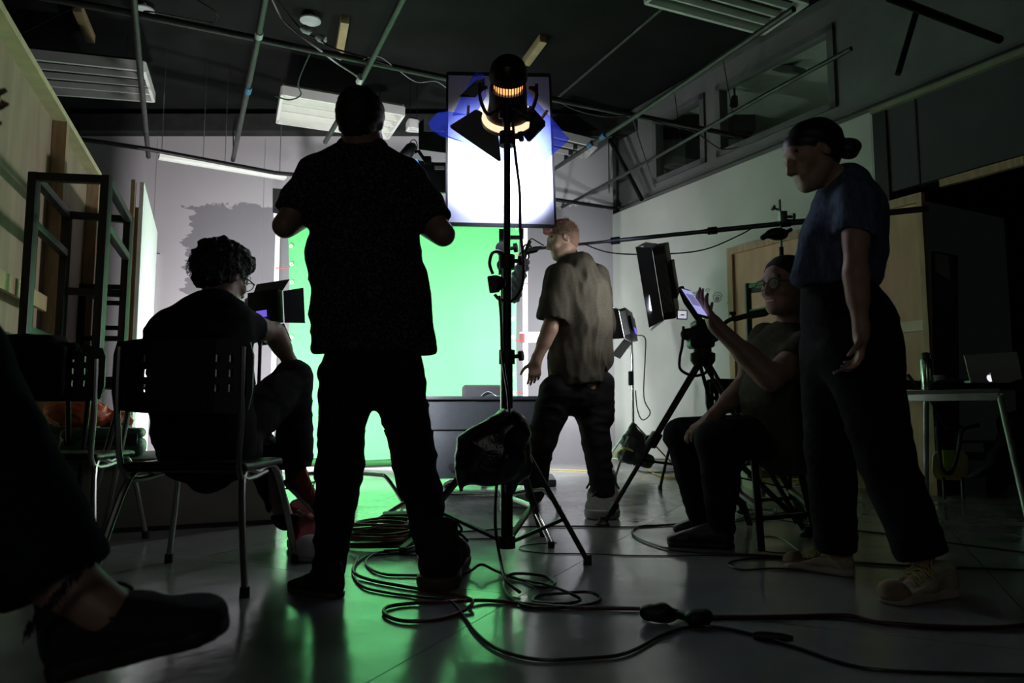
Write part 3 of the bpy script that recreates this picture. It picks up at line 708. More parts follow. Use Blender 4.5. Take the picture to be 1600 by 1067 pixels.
F = SDF(); F.rbox(c+UP*(hh*.8), (w_/2-.004, .165, hh*.2), (dx, dy, UP), .03, 0); obj('lid', F.mesh(.011), gc, t)
for f in (-.36, .36):
    bm = NB(); box(bm, c+dx*(w_*f)-dy*.175+UP*hh*.62, (.05, .02, .06), (dx, dy, UP), bev=.005); obj('latch', bm, black, t)
bm = NB(); q = c-dy*.18+UP*hh*.5; tube(bm, [q-dx*.07, q-dx*.07-dy*.03, q+dx*.07-dy*.03, q+dx*.07], .01, 8); obj('handle', bm, black, t)
# orange carrier bag
p0, p1 = onplat(86, .32), onplat(182, .32); c = (p0+p1)/2+UP*(hh+.01); w_ = (p1-p0).length
F = SDF(); F.ell(c+UP*.06-dx*.03, (w_*.5, .13, .085), (dx, dy, UP)); F.ell(c+UP*.09-dx*.12, (w_*.3, .11, .07), (dx, dy, UP), .04); F.ell(c+UP*.03+dx*w_*.48, (.07, .05, .055), (dx, dy, UP), .03); F.ell(c+UP*.02+dx*w_*.6, (.05, .02, .05), (dx, dy, UP), .02); F.cut(c+UP*.002, (0, 0, -1))
om = mat('orange_plastic', (.62, .13, .055), .35, var=.2, vs=9, bump=.5, bs=25)
tag(obj('plastic_bag', F.mesh(.007, disp=folds(.009, 2.2, 3)), om, org=c), 'crumpled orange plastic bag lying on the green case', 'bag')
# black steel tube racks
def rack(name, label, A, B, C, D, z, extra, w=.055, m=blackm, low=True):
    """four foot points A (front left) B (front right) C (rear right) D (rear left)"""
    t = thing(name, label, 'rack', (A+B+C+D)/4)
    for q in (A, B, C, D):
        bm = NB(); bar(bm, q, q+UP*z, w, up=V((0, 1, 0)), bev=.003); obj('post', bm, m, t)
    for zz, pairs in [(z-w/2, ((A, B), (B, C), (C, D), (D, A)))]+extra:
        for p, q in pairs:
            d = (q-p).normalized()*(w/2); bm = NB(); bar(bm, p+UP*zz+d, q+UP*zz-d, w*.95, bev=.003); obj('rail', bm, m, t)
    return t
zr = 2.17
A = P(52, 276, 4.75); B = P(168, 282, 4.8); zr = (A.z+B.z)/2
def atz(px, py, z): q = G(px, py, z); return V((q.x, q.y, 0))
A, B, C, D = atz(54, 277, zr-.03), atz(167, 282, zr-.03), atz(201, 344, zr-.03), atz(105, 336, zr-.03)
rack('steel_rack', 'tall black square tube rack standing at the left beside the plywood flat', A, B, C, D, zr,
     [(zr-.33, ((B, C), (D, A))), (zr-.62, ((C, D),)), (1.14, ((A, D),)), (.5, ((C, D), (A, B)))])
A2, B2, C2, D2 = V((-3.70, 6.3, 0)), V((-3.36, 6.35, 0)), V((-3.78, 7.3, 0)), V((-4.05, 7.25, 0))
rack('steel_rack', 'shorter black rack standing further back behind the tall black rack', A2, B2, C2, D2, 1.72,
     [(1.25, ((A2, B2), (B2, C2))), (1.45, ((C2, D2), (B2, C2))), (.9, ((A2, B2), (D2, A2))), (.3, ((A2, B2), (C2, D2)))], .045)
# long plywood scenery flat at the far left, seen from its framed side
F1 = P(131, 600, 7.2); Fm = P(0, 600, 4.7); F1.z = Fm.z = 0; fd = (F1-Fm).normalized(); F0 = Fm-fd*1.3; fn = V((fd.y, -fd.x, 0)); FH = 3.0
def fs(px): d = ray(px, 600); d = V((d.x, d.y, 0)); n_ = V((-fd.y, fd.x, 0)); return (d*(Fm.dot(n_)/d.dot(n_))-F0).dot(fd)
t = thing('plywood_flat', 'tall plywood scenery flat with pine studs along the left edge of the set', 'panel', (F0+F1)/2)
LF = (F1-F0).length
bm = NB(); box(bm, (F0+F1)/2-fn*.06+UP*FH/2, (LF, .012, FH), (fd, fn, UP)); obj('plywood_sheet', bm, plyd, t, sm=False)
for s in (.045, fs(71), LF-.045):
    bm = NB(); bar(bm, F0+fd*s, F0+fd*s+UP*(FH-.05), .09, .1, up=fn); obj('stud', bm, wood, t, sm=False)
for z in (FH-.025, P(30, 467, 5.1).z):
    bm = NB()
    if z > 2: bar(bm, F0+UP*z, F1+UP*z, .11, .05); obj('top_plate', bm, mat('pale_pine', (.55, .5, .3), .6, var=.12, stretch=(1, 1, 1)), t, sm=False)
    else: bar(bm, F0+UP*z+fn*.07, F0+fd*fs(44)+UP*z+fn*.07, .03, .11); obj('noggin', bm, wood, t, sm=False)
# white flat standing further back
E0, E1 = P(202, 600, 5.9), P(229, 600, 7.6); E0.z = E1.z = 0; ed_ = (E1-E0).normalized(); en = V((ed_.y, -ed_.x, 0)); LE = (E1-E0).length
t = thing('white_flat', 'brightly lit white scenery flat with a wooden edge behind the black rack', 'panel', (E0+E1)/2)
EH = P(205, 284, 5.9).z
bm = NB(); box(bm, (E0+E1)/2+fn*0+UP*EH/2+en*.02, (LE, .03, EH), (ed_, en, UP)); obj('white_face', bm, mat('flat_white', (.82, .84, .84), .6, var=.03), t, sm=False)
bm = NB(); bar(bm, E0-en*.04, E0-en*.04+UP*EH, .03, .1, up=ed_); obj('stud', bm, wood, t, sm=False)
bm = NB(); bar(bm, E0+ed_*.5-en*.05, E0+ed_*.5-en*.05+UP*(EH-.1), .05, .09, up=ed_); obj('stud', bm, wood, t, sm=False)

# ------------------------------------------------------------------ school chairs
def hole_plate(bm, c, X, Y, Z, w, h, th, holes, r=.03):
    """plate with slotted holes: built as a grid of cells with the slots left open"""
    xs = sorted({-w/2, w/2, *[hx-hw/2 for hx, hy, hw, hh_ in holes], *[hx+hw/2 for hx, hy, hw, hh_ in holes]})
    ys = sorted({-h/2, h/2, *[hy-hh_/2 for hx, hy, hw, hh_ in holes], *[hy+hh_/2 for hx, hy, hw, hh_ in holes]})
    def isin(x, y): return any(abs(x-hx) < hw/2 and abs(y-hy) < hh_/2 for hx, hy, hw, hh_ in holes)
    cell = {(i, j): not isin((xs[i]+xs[i+1])/2, (ys[j]+ys[j+1])/2) for i in range(len(xs)-1) for j in range(len(ys)-1)}
    vt = {}
    def vv(i, j, k):
        if (i, j, k) not in vt:
            x, y = xs[i], ys[j]; cx = abs(x) > w/2-1e-6 and abs(y) > h/2-1e-6
            if cx: x -= math.copysign(r*.4, x); y -= math.copysign(r*.4, y)
            bow = .03*(1-(2*x/w)**2)
            vt[(i, j, k)] = bm.verts.new(c+X*x+Z*y+Y*(bow+(k-.5)*th))
        return vt[(i, j, k)]
    for (i, j), s in cell.items():
        if not s: continue
        bm.faces.new((vv(i, j, 0), vv(i+1, j, 0), vv(i+1, j+1, 0), vv(i, j+1, 0))); bm.faces.new((vv(i, j, 1), vv(i, j+1, 1), vv(i+1, j+1, 1), vv(i+1, j, 1)))
        for (di, dj, a, b_) in ((-1, 0, (0, 0), (0, 1)), (1, 0, (1, 0), (1, 1)), (0, -1, (0, 0), (1, 0)), (0, 1, (0, 1), (1, 1))):
            if not cell.get((i+di, j+dj), False):
                bm.faces.new((vv(i+a[0], j+a[1], 0), vv(i+b_[0], j+b_[1], 0), vv(i+b_[0], j+b_[1], 1), vv(i+a[0], j+a[1], 1)))
def school_chair(label, loc, rot, seat_m, group=None, zback=(.61, .87), legm=None, seat_z=.42, cols=((-1, .13), (-1, .175), (1, .13), (1, .175))):
    t = thing('school_chair', label, 'chair', loc, group); o = V(loc); X = V((math.cos(rot), math.sin(rot), 0)); Y = V((-math.sin(rot), math.cos(rot), 0)); lm = legm or steel
    def L(x, y, z): return o+X*x+Y*y+UP*z
    holes = [(sx*hx_, .06-.052*j, .014, .026) for sx, hx_ in cols for j in range(3)]
    bm = NB(); hole_plate(bm, L(0, -.235, sum(zback)/2), X, Y*-1, UP, .49, zback[1]-zback[0], .012, holes); obj('backrest', bm, blackp, t, sm=False)
    F = SDF(); F.rbox(L(0, .0, seat_z), (.225, .215, .014), (X, Y, UP), .013, 0); F.cap(L(-.2, .2, seat_z-.015), L(.2, .2, seat_z-.015), .015, k=.02); F.cap(L(-.2, -.2, seat_z+.005), L(.2, -.2, seat_z+.005), .014, k=.02)
    obj('seat', F.mesh(.011), seat_m, t)
    for s in (-1, 1):
        bm = NB(); tube(bm, spline([L(s*.215, -.26, .84), L(s*.215, -.25, .6), L(s*.2, -.2, seat_z-.03), L(s*.19, .1, seat_z-.035)], 4), .011, 8); obj('frame_tube', bm, lm, t)
        for (yy, ye) in ((-.18, -.29), (.2, .29)):
            bm = NB(); tube(bm, spline([L(s*.19, 0, seat_z-.03), L(s*.2, yy, seat_z-.04), L(s*.26, ye, .02)], 5), .012, 8); g = obj('leg', bm, lm, t)
            bm = NB(); lathe(bm, L(s*.26, ye, 0), UP, [(0, 0), (0, .018), (.035, .017), (.035, .0)], 10); obj('rubber_foot', bm, rubber, g)
    return t
school_chair('black slotted school chair with bare steel legs under the seated curly-haired man', (-1.15, 2.82, 0), 0, blackp, cols=((-1, .12), (1, .13), (1, .175)))
school_chair('black school chair at the far left with a jacket over its back', (-2.02, 3.38, 0), .12, blackp, zback=(.66, .9))
school_chair('small black slotted school chair with a green seat behind the big tripod', tuple(G(1110, 768)), .5, mat('green_seat', (.05, .3, .15), .5, var=.1), legm=blackm)
cj = V((-2.05, 3.11, .9)); F = SDF(); F.rbox(cj+V((.0, 0, -.02)), (.15, .06, .06), (V((1, 0, 0)), V((0, 1, 0)), UP), .03); F.cap(cj+V((-.2, 0, -.02)), cj+V((.2, 0, -.03)), .035, k=.04); F.rbox(cj+V((0, -.07, -.12)), (.21, .018, .11), (V((1, 0, 0)), V((0, 1, 0)), UP), .015, .03)
tag(obj('jacket', F.mesh(.01, disp=folds(.006, 1.5, 2)), fabric_k, org=cj), 'dark jacket folded over the back of the far left school chair', 'jacket')
# small folding table between the chairs
t = thing('folding_table', 'small black folding table on splayed steel legs between the left chairs', 'table', G(160, 836))
q0, q1 = P(122, 600, 3.5), P(206, 602, 3.6)
bm = NB(); box(bm, (q0+q1)/2+V((0, .14, -.0)), ((q1-q0).length+.06, .36, .03), bev=.008); obj('tabletop', bm, black, t)
for (a, c) in (((192, 612), (130, 838)), ((206, 612), (163, 832))):
    bm = NB(); tube(bm, [P(*a, 3.58), G(*c, .012)], .014, 8); obj('leg', bm, steel, t)
for (a, c, d) in (((66, 604), (108, 800), 3.45), ((140, 606), (116, 830), 3.7)):
    bm = NB(); p = P(*a, d); p.z = q0.z-.01; p.x += (.12 if a[0] < 100 else 0); tube(bm, [p, G(*c, .012)], .013, 8); obj('leg', bm, blackm, t)

# ------------------------------------------------------------------ lamps and stands
def stand_legs(t, c, z_top, z_mid, R, angs, m, r=.012, stay=True, rc=.022, lab='leg'):
    for k, a in enumerate(angs):
        d = V((math.cos(a), math.sin(a), 0)); e = V(c)+d*R+UP*.015
        bm = NB(); bar(bm, V(c)+UP*z_top+d*rc, e, r*2.2, r*1.4, bev=.002); g = obj('leg', bm, m, t)
        bm = NB(); lathe(bm, e-UP*.015, UP, [(0, 0), (0, .018), (.04, .017), (.04, 0)], 10); obj('rubber_foot', bm, rubber, g)
        if stay:
            mid = (V(c)+UP*z_top).lerp(e, .7); bm = NB(); bar(bm, V(c)+UP*z_mid+d*rc, mid, r*1.7, r, bev=.002); obj('stay', bm, m, t)
def knob(bm, c, d, s=1.):
    lathe(bm, c, d, [(0, 0), (0, .008*s), (.03*s, .008*s), (.03*s, .02*s), (.045*s, .02*s), (.045*s, 0)], 10)
# key lamp stand
SX = P(792, 700, 3.1).x; sc = V((SX, 3.1, 0))
t = thing('light_stand', 'tall black light stand in the centre carrying the studio lamp', 'stand', sc)
for (z0, z1, r) in ((.075, .86, .0245), (.8, 1.28, .019), (1.25, 1.87, .0145), (1.8, 1.93, .011)):
    bm = NB(); tube(bm, [sc+UP*z0, sc+UP*z1], r, 14); obj('column', bm, blackm, t)
for z in (.845, 1.25, 1.79):
    bm = NB(); lathe(bm, sc+UP*(z-.03), UP, [(0, 0), (0, .034), (.06, .034), (.06, 0)], 14); knob(bm, sc+UP*z+V((.02, -.01, 0)), (1, -.3, .1), 1.1); obj('collar', bm, black, t)
bm = NB(); lathe(bm, sc+UP*.06, UP, [(0, 0), (0, .035), (.05, .035), (.05, 0)], 14); obj('hub', bm, black, t)
f1 = G(918, 882, .01); ang1 = math.atan2(f1.y-sc.y, f1.x-sc.x)
Rl = V((f1.x-sc.x, f1.y-sc.y)).length
for fx, fy in ((918, 882), (636, 850), (848, 838)):
    f1 = G(fx, fy); dv = f1-sc; stand_legs(t, sc, .56, .085, dv.length, (math.atan2(dv.y, dv.x),), blackm, .014)
# studio lamp (fresnel) with barn doors and gels
LC0 = P(794, 137, 3.1); ax = (BOARD-LC0); ax = V((ax.x*.4, ax.y, ax.z-.42)).normalized()
lr, lu, ld = frame_m(ax)
t = thing('studio_lamp', 'black tungsten studio lamp with glowing vents on top of the central stand', 'lamp', LC0)
lm_ = mat('lamp_housing', (.02, .018, .017), .35, .4, var=.2)
bk = LC0-ld*.13
bm = NB(); lathe(bm, bk, ld, [(-.0, 0), (0, .05), (.02, .07), (.05, .081), (.085, .083), (.085, .05), (.07, 0)], 36); obj('rear_cap', bm, lm_, t)
bm = NB(); lathe(bm, bk, ld, [(.09, .064), (.125, .064)], 36); obj('glowing_vent', bm, mat('vent_glow', (.2, .05, .02), .5, emit=(1, .32, .10), es=2.2, var=.01), t)
bm = NB(); lathe(bm, bk, ld, [(.10, .0), (.10, .058), (.11, .058), (.11, .0)], 24); obj('hot_reflector', bm, mat('hot_metal', (.9, .7, .5), .3, emit=(1, .75, .5), es=4, var=.01), t)
bm = NB()
for k in range(36):
    a = k*math.pi/18; d = lr*math.cos(a)+lu*math.sin(a); bar(bm, bk+ld*.082+d*.074, bk+ld*.13+d*.074, .0045)
obj('vent_grille', bm, lm_, t, kind='stuff')
bm = NB(); lathe(bm, bk, ld, [(.128, .05), (.128, .08), (.15, .083), (.2, .084), (.24, .09), (.27, .1), (.285, .1), (.285, .09), (.24, .078), (.13, .07)], 36); obj('housing', bm, lm_, t)
bm = NB(); lathe(bm, bk, ld, [(.262, 0), (.258, .04), (.25, .088)], 36); obj('lens', bm, mat('lens_glow', (1, .9, .8), .3, emit=(1, .9, .75), es=9, var=.01), t)
bm = NB(); lathe(bm, bk, ld, [(.285, .098), (.285, .12), (.30, .12), (.30, .108), (.287, .108)], 36); 
fr_o = obj('gel_frame', bm, mat('frame_warm', (.25, .2, .15), .35, .6, var=.1), t)
bm = NB(); lathe(bm, bk, ld, [(.262, .1), (.262, .113), (.283, .118), (.283, .104)], 36); obj('lit_bezel', bm, mat('bezel_glow', (.6, .4, .25), .4, emit=(1, .72, .45), es=1.3, var=.01), t)  # lens light on the bezel is put in as warm emission
bm = NB()
for s in (-1, 1):
    tube(bm, spline([LC0+lr*s*.1, LC0+lr*s*.125-UP*.03, V((LC0.x+s*.09*1., LC0.y, LC0.z-.12)), V((LC0.x+s*.03, 3.1, 1.93)), V((LC0.x, 3.1, 1.92))], 4), .008, 8)
    knob(bm, LC0+lr*s*.09, lr*s, .9)
obj('yoke', bm, blackm, t)
bm = NB(); tube(bm, [V((SX, 3.1, 1.86)), V((SX, 3.1, 1.95))], .02, 12); knob(bm, V((SX+.01, 3.1, 1.9)), (-1, -.2, 0)); obj('spigot', bm, blackm, t)
def leaf(parent, name, pts, m, th=.002):
    bm = NB(); q = [P(x, y, d) for x, y, d in pts]; n_ = (q[1]-q[0]).cross(q[2]-q[0]).normalized(); slab(bm, q, n_*th); return obj(name, bm, m, parent, sm=False)
bd = mat('barn_door', (.006, .006, .007), .35, .2, var=.2)
leaf(t, 'barn_door', [(743, 171, 3.25), (750, 173, 3.25), (777, 192, 3.25), (783, 251, 3.42), (779, 252, 3.43), (704, 200, 3.42), (703, 196, 3.42)], bd)
leaf(t, 'barn_door', [(828, 165, 3.16), (832, 167, 3.16), (852, 190, 3.18), (852, 197, 3.18), (829, 221, 3.22), (824, 221, 3.22), (804, 191, 3.18)], bd)
leaf(t, 'barn_door', [(748, 122, 3.12), (756, 122, 3.13), (757, 132, 3.16), (743, 152, 3.24), (718, 151, 3.3), (722, 147, 3.29)], bd)
gl = bpy.data.materials.new('blue_gel'); gl.use_nodes = True; nt = gl.node_tree; nt.nodes.remove(nt.nodes['Principled BSDF']); N = nt.nodes.new
mx = N('ShaderNodeMixShader'); mx.inputs[0].default_value = .42; tr = N('ShaderNodeBsdfTransparent'); tr.inputs[0].default_value = (.55, .62, 1, 1)
m2 = N('ShaderNodeMixShader'); m2.inputs[0].default_value = .25; tl = N('ShaderNodeBsdfTranslucent'); tl.inputs[0].default_value = (.10, .14, .85, 1); gs = N('ShaderNodeBsdfGlossy'); gs.inputs[0].default_value = (.5, .55, .8, 1); gs.inputs[1].default_value = .2
n_ = N('ShaderNodeTexNoise'); n_.inputs['Scale'].default_value = 30; r_ = N('ShaderNodeMapRange'); r_.inputs[3].default_value = .12; r_.inputs[4].default_value = .3
nt.links.new(n_.outputs['Fac'], r_.inputs[0]); nt.links.new(r_.outputs[0], mx.inputs[0])
nt.links.new(tl.outputs[0], m2.inputs[1]); nt.links.new(gs.outputs[0], m2.inputs[2]); nt.links.new(tr.outputs[0], mx.inputs[1]); nt.links.new(m2.outputs[0], mx.inputs[2]); nt.links.new(mx.outputs[0], nt.nodes['Material Output'].inputs[0])
def gel(pts): 
    o = leaf(t, 'blue_gel', pts, gl, .0006); return o
gel([(683, 176, 3.44), (700, 174, 3.42), (726, 178, 3.38), (760, 178, 3.33), (778, 190, 3.3), (788, 214, 3.4), (822, 253, 3.5), (814, 264, 3.52), (796, 255, 3.5), (730, 223, 3.5), (690, 213, 3.48), (673, 203, 3.46), (669, 192, 3.46)])
gel([(742, 112, 3.2), (757, 116, 3.2), (760, 150, 3.28), (744, 178, 3.34), (706, 181, 3.36), (719, 155, 3.34), (733, 130, 3.26)])
gel([(822, 140, 3.28), (835, 156, 3.3), (860, 182, 3.36), (889, 217, 3.44), (886, 222, 3.45), (846, 256, 3.5), (822, 262, 3.5), (812, 215, 3.42), (806, 170, 3.32)])
for (x0, y0, x1, y1) in ((732, 165, 731, 182), (855, 173, 847, 184)):
    bm = NB(); bar(bm, P(x0, y0, 3.3), P(x1, y1, 3.34), .012, .008); obj('gel_peg', bm, mat('wood_peg', (.6, .25, .15), .6, var=.1), t)
# lamp cable, switch box
def cab(label, pts, r=.006, m=cable_m, name='cable', n=6, flat=False):
    q = spline([V(p) for p in pts], n); bm = NB(); tube(bm, q, r, 8); return tag(obj(name, bm, m), label, 'cable')
cab('black power cable hanging down from the studio lamp beside the stand', [P(801, 175, 3.14), P(802, 198, 3.08), P(805, 240, 3.04), P(812, 300, 3.03), P(813, 360, 3.03), P(818, 410, 3.03), P(816, 445, 3.03), P(806, 465, 3.04), P(795, 472, 3.05)])
cab('black cable running down the centre stand into the sandbag', [P(780, 462, 3.03), P(783, 500, 3.03), P(785, 560, 3.03), P(794, 620, 2.96), P(796, 680, 2.9), P(786, 715, 2.88), P(776, 760, 2.86), P(774, 820, 2.86), P(781, 870, 2.83), G(790, 905, .03), G(812, 925, .012)])
ob = thing('switch_box', 'black inline dimmer box with a cable loop hanging on the centre stand', 'box', P(771, 447, 3.05))
F = SDF(); F.rbox(P(771, 444, 3.05), (.022, .018, .036), (V((1, 0, .15)), V((0, 1, 0)), V((-.15, 0, 1))), .006, 0); F.ell(P(779, 442, 3.05), (.03, .016, .03), k=.01); obj('body', F.mesh(.004), blackp, ob)
bm = NB(); tube(bm, spline([P(770, 428, 3.05), P(765, 412, 3.05), P(769, 396, 3.05), P(779, 393, 3.05), P(787, 398, 3.06)], 5), .007, 8); obj('lead', bm, cable_m, ob); bm = NB(); tube(bm, spline([P(773, 460, 3.05), P(778, 466, 3.05), P(786, 470, 3.06)], 4), .007, 8); obj('lead', bm, cable_m, ob)
# sandbag on that stand
F = SDF(); q = lambda x, y, d=2.98: P(x, y, d)
F.cap(q(726, 692), q(792, 655), .022, .03, .03); F.cap(q(723, 700), q(720, 766), .02, .008, .03); F.cap(q(790, 650, 3.02), q(806, 670, 3.05), .03, .03, .03)
F.cap(q(745, 695), q(800, 672), .07, .075, .03); F.cap(q(738, 720), q(790, 715), .065, .08, .03); F.cap(q(735, 740), q(785, 738), .045, .05, .03); F.cap(q(724, 690), q(724, 740), .018, .015, .03); F.cap(q(790, 655), q(806, 700, 3.02), .03, .05, .03)
F.cap(q(808, 690, 3.04), q(812, 730, 3.04), .045, .05, .03); F.cap(q(805, 735, 3.02), q(797, 765, 3.02), .035, .02, .03)
o = obj('sandbag', F.mesh(.008, disp=folds(.007, 1.3, 5)), mat('bag_vinyl', (.012, .012, .014), .22, var=.2, bump=.2, bs=80), org=q(770, 720)); tag(o, 'shiny black sandbag slung over the legs of the centre stand', 'sandbag')

# reflector board on its own C-stand
t = thing('reflector_board', 'white bounce board in a thin black frame behind the studio lamp', 'reflector', BOARD)
bw = [P(699, 115, 4.02), P(859, 118, 4.02), P(868, 354, 3.92), P(698, 350, 4.0)]
bn = (bw[1]-bw[0]).cross(bw[3]-bw[0]).normalized(); bn = bn if bn.y > 0 else -bn
bm = NB(); slab(bm, bw, bn*.012); obj('white_panel', bm, mat('board_white', (.86, .87, .9), .55, var=.02), t, sm=False)
for k in range(4):
    bm = NB(); bar(bm, bw[k], bw[(k+1) % 4], .012, .02); obj('frame_edge', bm, black, t)
def turtle(t, c, R, angs, m=chrome, z=.16, r=.0125):
    for a in angs:
        d = V((math.cos(a), math.sin(a), 0)); bm = NB()
        tube(bm, spline([V(c)+UP*z+d*.02, V(c)+UP*z+d*R*.55, V(c)+UP*(z-.02)+d*R*.72, V(c)+UP*.02+d*R], 5), r, 10); g = obj('leg', bm, m, t)
        bm = NB(); lathe(bm, V(c)+d*R, UP, [(0, 0), (0, .016), (.03, .016), (.03, 0)], 10); obj('rubber_foot', bm, rubber, g)
c = V((P(786, 700, 4.1).x, 4.1, 0)); t = thing('c_stand', 'black and chrome stand with curved legs holding the bounce board', 'stand', c)
bm = NB(); tube(bm, [c+UP*.08, c+UP*1.3], .0155, 12); obj('column', bm, chrome, t)
bm = NB(); tube(bm, [c+UP*1.2, c+UP*1.62], .012, 12); obj('riser', bm, blackm, t)
h = P(784, 389, 4.08); bm = NB(); lathe(bm, h-V((0, .03, 0)), (0, 1, 0), [(0, 0), (0, .035), (.06, .035), (.06, 0)], 18); knob(bm, h+V((.03, 0, 0)), (1, -.2, .1), 1.3); bar(bm, h, P(784, 358, 4.06), .03); bar(bm, P(786, 371, 4.06), P(815, 371, 4.02), .02); bar(bm, P(815, 373, 4.02), P(815, 357, 4.0), .02); obj('grip_head', bm, black, t)
h = P(784, 415, 4.08); bm = NB(); lathe(bm, h-V((0, .03, 0)), (0, 1, 0), [(0, 0), (0, .028), (.05, .028), (.05, 0)], 18); bar(bm, h-UP*.05, h+UP*.07, .035); obj('grip_clamp', bm, black, t)
e = G(861, 856); turtle(t, c, (e-c).length, (math.atan2(e.y-c.y, e.x-c.x), math.atan2(e.y-c.y, e.x-c.x)+2.3, math.atan2(e.y-c.y, e.x-c.x)-1.9))

# further C-stand legs near the backdrop
c = V((P(545, 600, 5.3).x, 5.3, 0)); t = thing('c_stand', 'chrome stand with curved legs hidden behind the standing man, holding black flags', 'stand', c)
bm = NB(); tube(bm, [c+UP*.08, c+UP*2.45], .0155, 12); obj('column', bm, chrome, t)
bm = NB(); aa, ab = c+UP*2.44, P(722, 256, 5.15); tube(bm, [aa, ab], .011, 10); obj('arm', bm, blackm, t)
e = G(630, 789); a0 = math.atan2(e.y-c.y, e.x-c.x); turtle(t, c, (e-c).length, (a0, a0+2.2, a0-2.2), z=.19, r=.014)
def plate(name, label, cat, pts, d, m, th=.01):
    bm = NB(); slab(bm, [P(x, y, d) for x, y in pts], (0, th, 0)); return tag(obj(name, bm, m, sm=False), label, cat)
plate('black_flag', 'upper black flag hung above the arm at the left edge of the bounce board', 'flag', [(654, 192), (662, 186), (662, 205), (700, 207), (700, 239), (654, 233)], 5.0, black)
plate('black_flag', 'lower black square flag between the standing man and the bounce board', 'flag', [(650, 250), (700, 256), (700, 301), (672, 299), (650, 282)], 5.05, black, .03)
plate('black_flag', 'small black flag beside the left shoulder of the standing man', 'flag', [(426, 294), (440, 295), (440, 335), (426, 332)], GY+.06, black)
# clamp-on lamp with a blue light on that arm
t = thing('clamp_lamp', 'small chrome clamp lamp with a blue lens just above the standing man\'s shoulder', 'lamp', P(642, 245, 4.95))
bm = NB(); lathe(bm, P(630, 247, 4.9), (P(650, 222, 4.95)-P(630, 247, 4.9)), [(0, 0), (0, .035), (.02, .042), (.1, .04), (.13, .025), (.15, .0)], 18); obj('housing', bm, steel, t)
bm = NB(); slab(bm, [P(634, 251, 4.88), P(652, 248, 4.88), P(654, 254, 4.88), P(640, 256, 4.88)], (0, .02, 0)); obj('lens', bm, mat('blue_lens', (.1, .3, .8), .3, emit=(.15, .4, 1), es=1.0, var=.01), t)
bm = NB(); tube(bm, [P(648, 238, 4.9), P(654, 236, 4.9), P(666, 254, 4.9)], .012, 8); box(bm, P(668, 251, 4.92), (.05, .05, .05), bev=.006); obj('bracket', bm, blackm, t)
bm = NB(); tube(bm, [P(*p_, 4.93) for p_ in circ(646, 228, 6, 10)], .004, 6); obj('safety_wire', bm, steel, t)
bm = NB(); slab(bm, [P(679, 259, 4.94), P(694, 259, 4.94), P(694, 264, 4.94), P(679, 264, 4.94)], (0, .02, 0)); obj('label_plate', bm, white_t, t, sm=False)

# ------------------------------------------------------------------ LED panels
def led_panel(label, c, aim, w, h, roll, leaves, th=.07, lw=None, screen=(.0, -.25, .34, .2), em=6.0, name='led_panel', side_m=None):
    """c = centre of the box; its lit side looks at aim; leaves = list of (side, opening angle deg)"""
    c = V(c); d = (V(aim)-c).normalized(); r, u, _ = frame_m(d); q = Quaternion(d, math.radians(roll)); r = q @ r; u = q @ u
    t = thing(name, label, 'lamp', c)
    bm = NB(); box(bm, c, (w, h, th), (r, u, d), bev=.006); obj('body', bm, blackp, t)
    bm = NB(); box(bm, c+d*(th/2+.002), (w*.9, h*.9, .004), (r, u, d)); obj('diffuser', bm, mat('led_face_%g' % em, (.9, .9, .9), .4, emit=(.93, .97, 1), es=em, var=.01), t)
    bm = NB(); box(bm, c-d*(th/2+.012), (w*.62, h*.5, .02), (r, u, d), bev=.004); obj('battery_plate', bm, blackp, t)
    for i in range(7):
        bm = NB(); box(bm, c+d*(th/2-.012-i*th*.12)+(-r)*(w/2+.002), (.004, h*.8, .003), (r, u, d)); obj('cooling_fin', bm, steel, t)
    if screen:
        sx, sy, sw, s_h = screen; bm = NB(); box(bm, c-d*(th/2+.024)+r*(sx*w)+u*(sy*h), (sw*w, s_h*h, .004), (r, u, d)); obj('display', bm, mat('purple_display', (.1, .1, .4), .3, emit=(.16, .10, .62), es=1.1, var=.01), t, sm=False)
    lw = lw or h*.62
    for side, ang in leaves:
        s, ln, ed = {'r': (r, w/2, u*h), 'l': (-r, w/2, u*h), 't': (u, h/2, r*w), 'b': (-u, h/2, r*w)}[side]
        o_ = c+s*(ln+.004)+d*(th/2); a = math.radians(ang); dr_ = s*math.cos(a)+d*math.sin(a); nn = s*-math.sin(a)+d*math.cos(a)
        k = 1.12; bm = NB(); slab(bm, [o_-ed*.5, o_+ed*.5, o_+ed*.5*k+dr_*lw, o_-ed*.5*k+dr_*lw], nn*.003); obj('barn_door', bm, side_m or bd2, t, sm=False)
    return t, r, u, d
bd2 = mat('leaf_grey', (.10, .10, .125), .5, .3, var=.1)
tl, r_, u_, d_ = led_panel('black LED panel with purple display and open barn doors beside the curly-haired man', LA, AIMA, .21, .215, -7, (('t', 40), ('b', 35), ('r', 15), ('l', 40)), lw=.13)
c = V((LA.x-.02, LA.y-.02, 0)); t = thing('lamp_stand', 'thin black lamp stand under the left LED panel', 'stand', c)
bm = NB(); tube(bm, [c+UP*.12, c+UP*(LA.z-.1)], .012, 10); obj('column', bm, blackm, t); stand_legs(t, c, .42, .12, .45, (.4, 2.5, 4.6), blackm, .008)
led_panel('square LED panel with open barn doors lighting the backdrop from the right', LB, AIMB, .27, .30, 4, (('t', 50), ('b', 50), ('r', 25), ('l', 25)), lw=.2)
c = V((LB.x+.03, LB.y, 0)); t = thing('lamp_stand', 'chrome lamp stand with a taped cable under the right LED panel', 'stand', c)
bm = NB(); tube(bm, [c+UP*.1, c+UP*1.2], .014, 10); obj('column', bm, chrome, t)
bm = NB(); tube(bm, [c+UP*1.1, c+UP*(LB.z-.13)], .01, 10); obj('riser', bm, chrome, t); stand_legs(t, c, .5, .15, .5, (.2, 2.2, 4.2), chrome, .009)
